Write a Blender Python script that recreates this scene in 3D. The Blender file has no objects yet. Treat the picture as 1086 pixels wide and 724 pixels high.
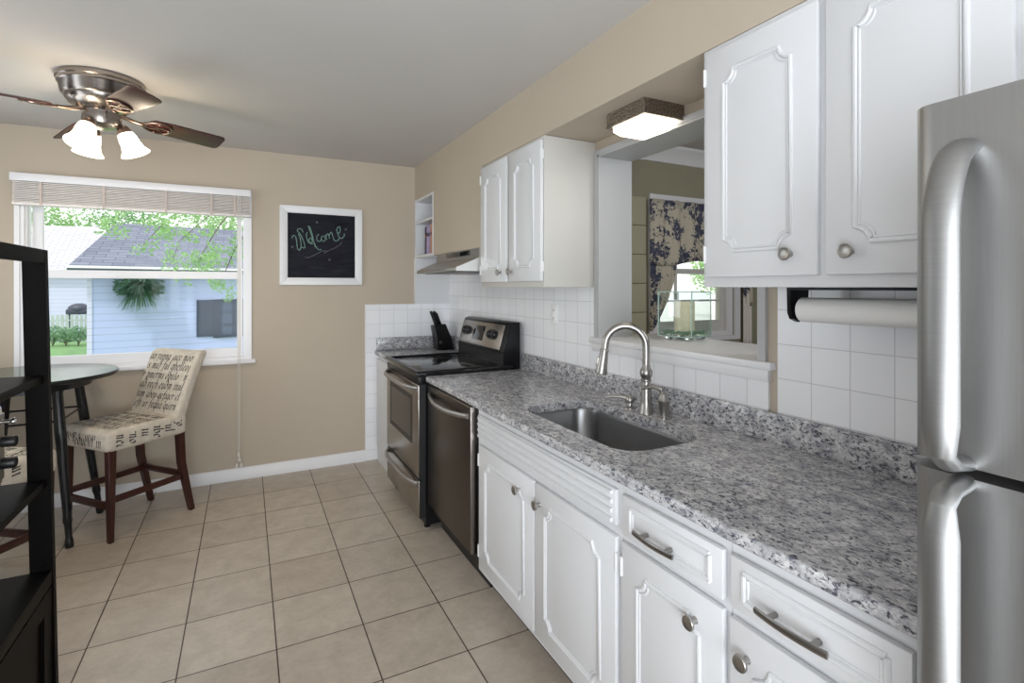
import bpy, bmesh, math, random
from mathutils import Vector, Matrix
PI = math.pi
R = math.radians
SC = bpy.context.scene
COL = SC.collection

# ------------------------------------------------------------------ camera, world, lights, exposure
F, TH, YH, EYE = 548.64, 0.474234, 304.5, 1.41
cs, sn = math.cos(TH), math.sin(TH)
cam = bpy.data.cameras.new('camera')
cam.sensor_width = 36.0
cam.lens = F / 1086 * 36
cam.shift_y = (YH - 362) / 1086
cam.clip_start = 0.02
cam.clip_end = 300
cam_o = bpy.data.objects.new('camera', cam)
COL.objects.link(cam_o)
cam_o.location = (0, 0, EYE)
cam_o.rotation_euler = (R(90), 0, -TH)
SC.camera = cam_o
vs = SC.view_settings
vs.view_transform = 'Standard'
vs.look = 'None'
vs.gamma = 1
vs.use_curve_mapping = False
vs.exposure = 0.45
SC.cycles.use_denoising = True
SC.cycles.max_bounces = 12
SC.cycles.transparent_max_bounces = 40
SC.cycles.diffuse_bounces = 6
SC.cycles.sample_clamp_indirect = 6

world = bpy.data.worlds.new('World')
SC.world = world
world.use_nodes = True
wn = world.node_tree
bg = wn.nodes['Background']
sky = wn.nodes.new('ShaderNodeTexSky')
sky.sky_type = 'NISHITA'
sky.sun_disc = False
sky.sun_elevation = R(52)
sky.sun_rotation = R(200)
sky.air_density = 1.2
sky.dust_density = 3.0
mixw = wn.nodes.new('ShaderNodeMixRGB')
mixw.inputs[0].default_value = 0.8
mixw.inputs[2].default_value = (1.0, 1.0, 1.0, 1)
scw = wn.nodes.new('ShaderNodeMixRGB')
scw.blend_type = 'MULTIPLY'
scw.inputs[0].default_value = 1
scw.inputs[2].default_value = (0.12, 0.12, 0.12, 1)
wn.links.new(sky.outputs[0], scw.inputs[1])
wn.links.new(scw.outputs[0], mixw.inputs[1])
wn.links.new(mixw.outputs[0], bg.inputs[0])
bg.inputs[1].default_value = 1.32


def area_light(name, loc, target, sx, sy, power, color):
    l = bpy.data.lights.new(name, 'AREA')
    l.shape = 'RECTANGLE'
    l.size, l.size_y = sx, sy
    l.energy = power
    l.color = color
    o = bpy.data.objects.new(name, l)
    COL.objects.link(o)
    o.location = loc
    o.rotation_euler = (Vector(target) - Vector(loc)).to_track_quat('-Z', 'Y').to_euler()
    return o


sun = bpy.data.lights.new('sun', 'SUN')
sun.energy = 1.15
sun.angle = R(3)
sun.color = (1, 0.99, 0.98)
sun_o = bpy.data.objects.new('sun', sun)
COL.objects.link(sun_o)
sun_o.rotation_euler = Vector((0.45, 0.55, -0.9)).to_track_quat('-Z', 'Y').to_euler()

area_light('rear_fill', (-0.35, -4.55, 1.45), (0.1, 3.0, 1.25), 2.8, 2.0, 86, (0.86, 0.94, 1.0))  # added soft fill behind the camera; the rear wall has no opening
area_light('side_daylight', (-1.72, -2.5, 1.5), (1.5, 2.4, 1.2), 1.8, 1.6, 22, (0.86, 0.94, 1.0))
area_light('nook_fill', (-1.76, 3.0, 1.45), (1.2, 3.0, 1.25), 1.3, 1.2, 12, (0.86, 0.94, 1.0))  # added to lift the left cabinet fronts, as if from an unseen window
area_light('ceiling_fill', (-0.4, -0.9, 1.0), (-0.1, 0.3, 2.6), 2.0, 2.0, 62, (0.90, 0.95, 1.0))  # added lamp facing up, imitates bounced flash to brighten the ceiling
area_light('dining_fill', (2.9, 0.2, 2.2), (3.0, 2.6, 1.2), 1.2, 1.0, 18, (0.95, 0.97, 1.0))  # added fill inside the next room, lights its window wall

# ------------------------------------------------------------------ materials
MATS = {}


def new_mat(name):
    m = bpy.data.materials.new(name)
    m.use_nodes = True
    b = m.node_tree.nodes['Principled BSDF']
    MATS[name] = m
    return m, m.node_tree.nodes, m.node_tree.links, b


def col4(c):
    return (c[0], c[1], c[2], 1.0)


def srgb(r, g, b):
    f = lambda v: (v / 255 / 12.92) if v / 255 <= 0.04045 else ((v / 255 + 0.055) / 1.055) ** 2.4
    return (f(r), f(g), f(b))


def position(ns):
    g = ns.new('ShaderNodeNewGeometry')
    return g.outputs['Position']


def objco(ns):
    g = ns.new('ShaderNodeTexCoord')
    return g.outputs['Object']


def ramp(ns, ls, src, stops, interp='LINEAR'):
    r = ns.new('ShaderNodeValToRGB')
    r.color_ramp.interpolation = interp
    e = r.color_ramp.elements
    while len(e) < len(stops):
        e.new(0.5)
    for i, (p, c) in enumerate(stops):
        e[i].position = p
        e[i].color = col4(c)
    ls.new(src, r.inputs[0])
    return r.outputs[0]


def mapping(ns, ls, src, scale=(1, 1, 1), loc=(0, 0, 0), rot=(0, 0, 0)):
    m = ns.new('ShaderNodeMapping')
    m.inputs['Scale'].default_value = scale
    m.inputs['Location'].default_value = loc
    m.inputs['Rotation'].default_value = rot
    ls.new(src, m.inputs['Vector'])
    return m.outputs[0]


def noise(ns, ls, vec, scale, detail=3, rough=0.5, dist=0.0):
    n = ns.new('ShaderNodeTexNoise')
    n.inputs['Scale'].default_value = scale
    n.inputs['Detail'].default_value = detail
    n.inputs['Roughness'].default_value = rough
    n.inputs['Distortion'].default_value = dist
    ls.new(vec, n.inputs['Vector'])
    return n.outputs['Fac']


def bump(ns, ls, b, src, strength, dist=0.01):
    n = ns.new('ShaderNodeBump')
    n.inputs['Strength'].default_value = strength
    n.inputs['Distance'].default_value = dist
    ls.new(src, n.inputs['Height'])
    ls.new(n.outputs[0], b.inputs['Normal'])


def mixc(ns, ls, fac, a, b, mode='MIX'):
    m = ns.new('ShaderNodeMixRGB')
    m.blend_type = mode
    for i, v in ((0, fac), (1, a), (2, b)):
        if isinstance(v, (int, float)):
            m.inputs[i].default_value = v
        elif isinstance(v, tuple):
            m.inputs[i].default_value = col4(v)
        else:
            ls.new(v, m.inputs[i])
    return m.outputs[0]


def paint(name, c, rough=0.5, var=0.03, bumps=0.0, bscale=60, spec=0.5, metal=0.0, nscale=2.5):
    m, ns, ls, b = new_mat(name)
    v = noise(ns, ls, objco(ns), nscale, 4)
    lo = tuple(x * (1 - var) for x in c)
    hi = tuple(min(1, x * (1 + var)) for x in c)
    ls.new(ramp(ns, ls, v, [(0.3, lo), (0.7, hi)]), b.inputs['Base Color'])
    b.inputs['Roughness'].default_value = rough
    b.inputs['Metallic'].default_value = metal
    b.inputs['Specular IOR Level'].default_value = spec
    if bumps:
        bump(ns, ls, b, noise(ns, ls, objco(ns), bscale, 3), bumps, 0.003)
    return m


def metal(name, c, rough=0.3, brush=(1, 1, 90), bs=0.06, aniso=0.0):
    m, ns, ls, b = new_mat(name)
    n = noise(ns, ls, mapping(ns, ls, objco(ns), brush), 12, 4)
    lo = tuple(x * 0.93 for x in c)
    ls.new(ramp(ns, ls, n, [(0.3, lo), (0.7, c)]), b.inputs['Base Color'])
    b.inputs['Metallic'].default_value = 1.0
    b.inputs['Roughness'].default_value = rough
    if bs:
        bump(ns, ls, b, n, bs, 0.001)
    return m


paint('wall_tan', srgb(186, 174, 158), 0.75, 0.02, 0.06, 90, 0.3)
paint('ceiling_white', srgb(196, 193, 190), 0.9, 0.015, 0.12, 120, 0.2)
paint('white_trim', srgb(226, 226, 228), 0.4, 0.01)
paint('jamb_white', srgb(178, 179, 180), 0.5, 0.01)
paint('white_cabinet', srgb(216, 217, 220), 0.38, 0.012, 0.02, 30)
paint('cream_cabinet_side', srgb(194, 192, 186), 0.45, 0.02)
paint('white_vinyl', srgb(232, 231, 234), 0.35, 0.01)
paint('blind_white', srgb(236, 230, 226), 0.7, 0.05, 0.2, 40, 0.3, 0, 30)
paint('blind_tape', srgb(200, 186, 178), 0.8, 0.03)
paint('olive_wall', srgb(150, 146, 124), 0.8, 0.03)
paint('olive_panel', srgb(178, 174, 148), 0.8, 0.03)
paint('black_gloss', (0.006, 0.006, 0.007), 0.08, 0.0, 0, 60, 0.6)
paint('black_satin', (0.007, 0.007, 0.008), 0.3, 0.1, 0, 60, 0.22)
paint('black_plastic', (0.012, 0.012, 0.013), 0.42, 0.1)
paint('table_black', (0.010, 0.011, 0.013), 0.25, 0.1)
paint('espresso_wood', (0.018, 0.012, 0.009), 0.32, 0.25, 0.05, 40)
paint('towel_paper', srgb(235, 234, 232), 0.9, 0.02, 0.35, 220, 0.1)
paint('plastic_white', srgb(240, 240, 240), 0.35, 0.0)
paint('candle_wax', srgb(232, 220, 190), 0.5, 0.03)
paint('edge_glass', srgb(150, 182, 172), 0.15, 0.0)
paint('cord_white', srgb(220, 216, 208), 0.7, 0.02)
paint('chalk_green', srgb(118, 150, 138), 0.95, 0.25, 0, 60, 0.1, 0, 60)
paint('chalk_grey', srgb(92, 90, 104), 0.95, 0.25, 0, 60, 0.1, 0, 60)
paint('lettering_black', (0.018, 0.016, 0.018), 0.8, 0.2, 0, 60, 0.1)
paint('book_blue', srgb(58, 52, 120), 0.5)
paint('book_mauve', srgb(176, 160, 196), 0.5)
paint('book_dark', srgb(52, 36, 40), 0.5)
paint('book_peach', srgb(205, 150, 120), 0.5)
paint('shutter_slate', srgb(62, 70, 92), 0.6)
paint('fence_wood', srgb(178, 190, 186), 0.8, 0.12, 0, 60, 0.2)
paint('gutter_white', srgb(232, 234, 238), 0.5)
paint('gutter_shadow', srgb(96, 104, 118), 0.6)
paint('bark', srgb(122, 112, 104), 0.9, 0.25, 0.3, 30, 0.1)
paint('grill_black', srgb(62, 66, 82), 0.4)
paint('pane_grey', srgb(92, 102, 126), 0.8)
paint('pale_frame', srgb(210, 208, 205), 0.3)  # plain off-white sash paint
metal('stainless', (0.46, 0.455, 0.45), 0.36, (1, 1, 60))
metal('stainless_vertical', (0.43, 0.43, 0.43), 0.38, (60, 60, 1))
metal('dark_stainless', (0.135, 0.115, 0.097), 0.34, (1, 60, 1))
metal('handle_steel', (0.33, 0.33, 0.33), 0.46, (1, 1, 30), 0.0)
metal('range_stainless', (0.40, 0.37, 0.335), 0.27, (1, 1, 60))
metal('brushed_nickel', (0.42, 0.405, 0.385), 0.34, (1, 1, 10), 0.0)
metal('hood_end_lit', (0.86, 0.86, 0.85), 0.42, (1, 1, 1), 0.0)  # paler than the canopy steel: bright reflection put into the colour
metal('chrome', (0.75, 0.75, 0.76), 0.12, (1, 1, 1), 0.0)
metal('sink_steel', (0.27, 0.27, 0.275), 0.3, (40, 1, 1), 0.03)
metal('bronze', (0.26, 0.19, 0.15), 0.28, (1, 1, 30), 0.0)
metal('pewter', (0.34, 0.31, 0.29), 0.26, (1, 1, 40), 0.02)
metal('pull_metal', (0.30, 0.285, 0.27), 0.28, (1, 1, 10), 0.0)


def m_floor():
    m, ns, ls, b = new_mat('floor_tile')
    PX, PY = 0.33016, 0.34476
    x0, y0 = -1.68272 * PX, 2.5551
    p = mapping(ns, ls, position(ns), (1, 1, 1), (-x0 + 20 * PX, -y0 + 20 * PY, 0))
    br = ns.new('ShaderNodeTexBrick')
    br.offset = 0
    br.squash = 1
    br.inputs['Scale'].default_value = 1
    br.inputs['Mortar Size'].default_value = 0.0027
    br.inputs['Mortar Smooth'].default_value = 0.15
    br.inputs['Brick Width'].default_value = PX
    br.inputs['Row Height'].default_value = PY
    br.inputs['Bias'].default_value = 0
    br.inputs['Color1'].default_value = col4(srgb(182, 171, 159))
    br.inputs['Color2'].default_value = col4(srgb(193, 183, 171))
    br.inputs['Mortar'].default_value = col4(srgb(66, 50, 42))
    ls.new(p, br.inputs['Vector'])
    n1 = noise(ns, ls, position(ns), 9, 6, 0.6, 0.4)
    n2 = noise(ns, ls, position(ns), 45, 4, 0.6)
    mott = ramp(ns, ls, n1, [(0.3, (0.86, 0.84, 0.82)), (0.7, (1.08, 1.08, 1.07))])
    c = mixc(ns, ls, 1.0, br.outputs['Color'], mott, 'MULTIPLY')
    mott2 = ramp(ns, ls, n2, [(0.3, (0.93, 0.93, 0.92)), (0.7, (1.04, 1.04, 1.04))])
    c = mixc(ns, ls, 1.0, c, mott2, 'MULTIPLY')
    ls.new(c, b.inputs['Base Color'])
    b.inputs['Roughness'].default_value = 0.33
    b.inputs['Specular IOR Level'].default_value = 0.45
    inv = ns.new('ShaderNodeMath')
    inv.operation = 'SUBTRACT'
    inv.inputs[0].default_value = 1
    ls.new(br.outputs['Fac'], inv.inputs[1])
    ad = ns.new('ShaderNodeMath')
    ad.operation = 'MULTIPLY_ADD'
    ls.new(n1, ad.inputs[0])
    ad.inputs[1].default_value = 0.25
    ls.new(inv.outputs[0], ad.inputs[2])
    bump(ns, ls, b, ad.outputs[0], 0.35, 0.003)


m_floor()


def m_walltile(name, swap):
    m, ns, ls, b = new_mat(name)
    pos = position(ns)
    sep = ns.new('ShaderNodeSeparateXYZ')
    ls.new(pos, sep.inputs[0])
    cmb = ns.new('ShaderNodeCombineXYZ')
    ls.new(sep.outputs['Y' if swap else 'X'], cmb.inputs[0])
    ls.new(sep.outputs['Z'], cmb.inputs[1])
    P, Q = 0.117, 0.114
    off = (-(1.012) + 20 * P) if swap else (-(0.975) + 20 * P)
    p = mapping(ns, ls, cmb.outputs[0], (1, 1, 1), (off, -0.994 + 20 * Q, 0))
    br = ns.new('ShaderNodeTexBrick')
    br.offset = 0
    br.squash = 1
    br.inputs['Scale'].default_value = 1
    br.inputs['Mortar Size'].default_value = 0.0016
    br.inputs['Mortar Smooth'].default_value = 0.3
    br.inputs['Brick Width'].default_value = P
    br.inputs['Row Height'].default_value = Q
    br.inputs['Color1'].default_value = col4(srgb(236, 237, 241))
    br.inputs['Color2'].default_value = col4(srgb(241, 242, 245))
    br.inputs['Mortar'].default_value = col4(srgb(206, 205, 209))
    ls.new(p, br.inputs['Vector'])
    ls.new(br.outputs['Color'], b.inputs['Base Color'])
    b.inputs['Roughness'].default_value = 0.16
    inv = ns.new('ShaderNodeMath')
    inv.operation = 'SUBTRACT'
    inv.inputs[0].default_value = 1
    ls.new(br.outputs['Fac'], inv.inputs[1])
    bump(ns, ls, b, inv.outputs[0], 0.4, 0.002)


m_walltile('wall_tile_side', True)
m_walltile('wall_tile_back', False)


def m_granite():
    m, ns, ls, b = new_mat('granite')
    pos = mapping(ns, ls, position(ns), (1.0, 0.62, 1.0), (0, 0, 0), (0, 0, R(25)))
    n1 = noise(ns, ls, pos, 34, 5, 0.62, 0.6)
    n2 = noise(ns, ls, pos, 105, 5, 0.68, 0.8)
    n3 = noise(ns, ls, pos, 190, 3, 0.6, 0.3)
    n4 = noise(ns, ls, position(ns), 5, 3, 0.5)
    base = ramp(ns, ls, n1, [(0.35, srgb(150, 150, 156)), (0.5, srgb(194, 194, 197)), (0.66, srgb(226, 226, 227))])
    grain = ramp(ns, ls, n3, [(0.35, (0.78, 0.78, 0.79)), (0.6, (1.06, 1.06, 1.06))])
    c = mixc(ns, ls, 1.0, base, grain, 'MULTIPLY')
    mask = ramp(ns, ls, n2, [(0.40, (1, 1, 1)), (0.485, (0, 0, 0))])
    dark = ramp(ns, ls, n3, [(0.3, srgb(38, 38, 46)), (0.7, srgb(98, 98, 112))])
    c = mixc(ns, ls, mask, c, dark)
    n5 = noise(ns, ls, pos, 62, 4, 0.6, 0.4)
    mask2 = ramp(ns, ls, n5, [(0.33, (0.85, 0.85, 0.85)), (0.42, (0, 0, 0))])
    c = mixc(ns, ls, mask2, c, srgb(96, 96, 112))
    c = mixc(ns, ls, 1.0, c, ramp(ns, ls, n4, [(0.3, (0.9, 0.9, 0.9)), (0.7, (1.05, 1.05, 1.04))]), 'MULTIPLY')
    ls.new(c, b.inputs['Base Color'])
    b.inputs['Roughness'].default_value = 0.2
    b.inputs['Specular IOR Level'].default_value = 0.4


m_granite()


def m_wood(name, c1, c2, rough, axis=(1, 8, 8)):
    m, ns, ls, b = new_mat(name)
    n = noise(ns, ls, mapping(ns, ls, objco(ns), axis), 5, 5, 0.6, 0.8)
    ls.new(ramp(ns, ls, n, [(0.3, c1), (0.7, c2)]), b.inputs['Base Color'])
    b.inputs['Roughness'].default_value = rough


m_wood('chair_wood', (0.030, 0.008, 0.006), (0.058, 0.015, 0.010), 0.32, (9, 9, 1.2))
m_wood('blade_wood', (0.034, 0.009, 0.009), (0.066, 0.018, 0.017), 0.45, (2, 9, 9))
def m_wood_dull():
    b = MATS['shelf_wood'].node_tree.nodes['Principled BSDF']
    b.inputs['Specular IOR Level'].default_value = 0.06
    b.inputs['Roughness'].default_value = 0.5


m_wood('shelf_wood', (0.0018, 0.0014, 0.0012), (0.004, 0.003, 0.0026), 0.42, (10, 1, 10))


m_wood_dull()


def m_linen():
    m, ns, ls, b = new_mat('linen')
    w = ns.new('ShaderNodeTexWave')
    w.inputs['Scale'].default_value = 160
    ls.new(objco(ns), w.inputs['Vector'])
    n = noise(ns, ls, objco(ns), 30, 5, 0.6)
    ls.new(ramp(ns, ls, n, [(0.3, srgb(186, 176, 162)), (0.7, srgb(206, 197, 184))]), b.inputs['Base Color'])
    b.inputs['Roughness'].default_value = 0.9
    b.inputs['Specular IOR Level'].default_value = 0.15
    bump(ns, ls, b, noise(ns, ls, objco(ns), 400, 2), 0.25, 0.001)


m_linen()


def m_tabletop():
    m, ns, ls, b = new_mat('table_glass_top')
    n = noise(ns, ls, objco(ns), 60, 3)
    ls.new(ramp(ns, ls, n, [(0.3, srgb(66, 80, 70)), (0.7, srgb(78, 92, 82))]), b.inputs['Base Color'])
    b.inputs['Roughness'].default_value = 0.16
    b.inputs['Specular IOR Level'].default_value = 0.4


m_tabletop()


def m_glass(name, tint, rough=0.0, gloss=0.08, k=0.9):
    m = bpy.data.materials.new(name)
    m.use_nodes = True
    ns, ls = m.node_tree.nodes, m.node_tree.links
    ns.clear()
    out = ns.new('ShaderNodeOutputMaterial')
    t = ns.new('ShaderNodeBsdfTransparent')
    t.inputs[0].default_value = col4(tint)
    g = ns.new('ShaderNodeBsdfGlossy')
    g.inputs['Roughness'].default_value = rough
    fr = ns.new('ShaderNodeFresnel')
    fr.inputs[0].default_value = 1.45
    mm = ns.new('ShaderNodeMath')
    mm.operation = 'MULTIPLY_ADD'
    mm.inputs[1].default_value = k
    mm.inputs[2].default_value = gloss - 0.08
    ls.new(fr.outputs[0], mm.inputs[0])
    geo = ns.new('ShaderNodeNewGeometry')
    front = ns.new('ShaderNodeMath')
    front.operation = 'SUBTRACT'
    front.inputs[0].default_value = 1.0
    ls.new(geo.outputs['Backfacing'], front.inputs[1])
    fm_ = ns.new('ShaderNodeMath')
    fm_.operation = 'MULTIPLY'
    ls.new(mm.outputs[0], fm_.inputs[0])
    ls.new(front.outputs[0], fm_.inputs[1])
    mx = ns.new('ShaderNodeMixShader')
    ls.new(fm_.outputs[0], mx.inputs[0])
    ls.new(t.outputs[0], mx.inputs[1])
    ls.new(g.outputs[0], mx.inputs[2])
    ls.new(mx.outputs[0], out.inputs[0])
    MATS[name] = m


m_glass('window_glass', (0.985, 0.99, 0.99), 0.0, 0.08, 0.16)
m_glass('holder_glass', (0.945, 0.975, 0.965), 0.02, 0.14)


def m_emit(name, c, strength, base=(0.9, 0.88, 0.82)):
    m, ns, ls, b = new_mat(name)
    b.inputs['Base Color'].default_value = col4(base)
    b.inputs['Roughness'].default_value = 0.35
    b.inputs['Emission Color'].default_value = col4(c)
    b.inputs['Emission Strength'].default_value = strength


m_emit('lit_shade', (1.0, 0.86, 0.66), 2.6)
m_emit('lit_diffuser', (1.0, 0.90, 0.74), 2.2)


def m_shape_pattern(name, bgc, fgc, sc, th, stretch=(1, 1, 1), fg2=None, rough=0.9):
    m, ns, ls, b = new_mat(name)
    p = mapping(ns, ls, objco(ns), stretch)
    n1 = noise(ns, ls, p, sc, 6, 0.66, 1.2)
    n2 = noise(ns, ls, p, sc * 0.28, 2, 0.5, 0.3)
    ad = ns.new('ShaderNodeMath')
    ad.operation = 'MULTIPLY_ADD'
    ls.new(n2, ad.inputs[0])
    ad.inputs[1].default_value = 0.9
    ls.new(n1, ad.inputs[2])
    mask = ramp(ns, ls, ad.outputs[0], [(th, (0, 0, 0)), (th + 0.035, (1, 1, 1))])
    tone = ramp(ns, ls, n1, [(0.4, fgc), (0.65, fg2 or fgc)])
    ls.new(mixc(ns, ls, mask, bgc, tone), b.inputs['Base Color'])
    b.inputs['Roughness'].default_value = rough


m_shape_pattern('toile_fabric', srgb(196, 188, 170), srgb(96, 98, 114), 26, 0.95, (1, 1, 1), srgb(46, 50, 72))


def m_chalkboard():
    m, ns, ls, b = new_mat('slate_board')
    n = noise(ns, ls, mapping(ns, ls, objco(ns), (1, 1, 5)), 5, 5, 0.6)
    ls.new(ramp(ns, ls, n, [(0.35, (0.006, 0.006, 0.010)), (0.75, (0.020, 0.020, 0.030))]), b.inputs['Base Color'])
    b.inputs['Roughness'].default_value = 0.5
    b.inputs['Specular IOR Level'].default_value = 0.1


m_chalkboard()


def m_siding(name, c, pitch):
    m, ns, ls, b = new_mat(name)
    sep = ns.new('ShaderNodeSeparateXYZ')
    ls.new(position(ns), sep.inputs[0])
    d = ns.new('ShaderNodeMath')
    d.operation = 'DIVIDE'
    ls.new(sep.outputs['Z'], d.inputs[0])
    d.inputs[1].default_value = pitch
    fr = ns.new('ShaderNodeMath')
    fr.operation = 'FRACT'
    ls.new(d.outputs[0], fr.inputs[0])
    dark = tuple(x * 0.72 for x in c)
    ls.new(ramp(ns, ls, fr.outputs[0], [(0.0, dark), (0.07, dark), (0.11, c)]), b.inputs['Base Color'])
    b.inputs['Roughness'].default_value = 0.6
    bump(ns, ls, b, fr.outputs[0], 0.3, 0.02)


m_siding('siding_blue', srgb(181, 192, 236), 0.205)
m_siding('siding_white', srgb(206, 208, 236), 0.2)


def m_shingle(name, c, dark):
    m, ns, ls, b = new_mat(name)
    br = ns.new('ShaderNodeTexBrick')
    br.inputs['Scale'].default_value = 1
    br.inputs['Brick Width'].default_value = 0.5
    br.inputs['Row Height'].default_value = 0.16
    br.inputs['Mortar Size'].default_value = 0.012
    br.inputs['Color1'].default_value = col4(c)
    br.inputs['Color2'].default_value = col4(dark)
    br.inputs['Mortar'].default_value = col4(tuple(x * 0.6 for x in dark))
    sep = ns.new('ShaderNodeSeparateXYZ')
    ls.new(position(ns), sep.inputs[0])
    cmb = ns.new('ShaderNodeCombineXYZ')
    ls.new(sep.outputs['X'], cmb.inputs[0])
    ml = ns.new('ShaderNodeMath')
    ml.operation = 'MULTIPLY'
    ml.inputs[1].default_value = 1.8
    ls.new(sep.outputs['Z'], ml.inputs[0])
    ls.new(ml.outputs[0], cmb.inputs[1])
    ls.new(cmb.outputs[0], br.inputs['Vector'])
    ls.new(br.outputs['Color'], b.inputs['Base Color'])
    b.inputs['Roughness'].default_value = 0.9


m_shingle('shingle_grey', srgb(128, 134, 148), srgb(108, 114, 130))
m_shingle('shingle_pale', srgb(200, 200, 204), srgb(184, 184, 190))


def m_leaf(name, c1, c2):
    m, ns, ls, b = new_mat(name)
    n = noise(ns, ls, position(ns), 2.5, 3)
    ls.new(ramp(ns, ls, n, [(0.35, c1), (0.65, c2)]), b.inputs['Base Color'])
    b.inputs['Roughness'].default_value = 0.6
    tr = ns.new('ShaderNodeBsdfTranslucent')
    tr.inputs[0].default_value = col4(c2)
    mx = ns.new('ShaderNodeMixShader')
    mx.inputs[0].default_value = 0.4
    ls.new(b.outputs[0], mx.inputs[1])
    ls.new(tr.outputs[0], mx.inputs[2])
    ls.new(mx.outputs[0], ns['Material Output'].inputs[0])


m_leaf('leaf_light', srgb(124, 168, 104), srgb(168, 204, 144))
m_leaf('leaf_mid', srgb(92, 140, 88), srgb(130, 174, 116))
m_leaf('leaf_fern', srgb(42, 78, 62), srgb(84, 126, 96))
m_leaf('leaf_bush', srgb(104, 146, 110), srgb(152, 186, 150))
m_leaf('moss', srgb(96, 140, 110), srgb(170, 205, 180))
paint('backdrop_pale', srgb(214, 212, 206), 0.9)
paint('grass', srgb(128, 164, 112), 0.95, 0.15, 0, 60, 0.1, 0, 6)


def m_hammered():
    m, ns, ls, b = new_mat('hammered_metal')
    v = ns.new('ShaderNodeTexVoronoi')
    v.inputs['Scale'].default_value = 120
    ls.new(objco(ns), v.inputs['Vector'])
    ls.new(ramp(ns, ls, v.outputs['Distance'], [(0.0, (0.42, 0.36, 0.30)), (0.6, (0.20, 0.165, 0.135))]), b.inputs['Base Color'])
    b.inputs['Metallic'].default_value = 0.9
    b.inputs['Roughness'].default_value = 0.35
    bump(ns, ls, b, v.outputs['Distance'], 0.8, 0.004)


m_hammered()

# ------------------------------------------------------------------ geometry helpers
OFF = {}


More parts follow.
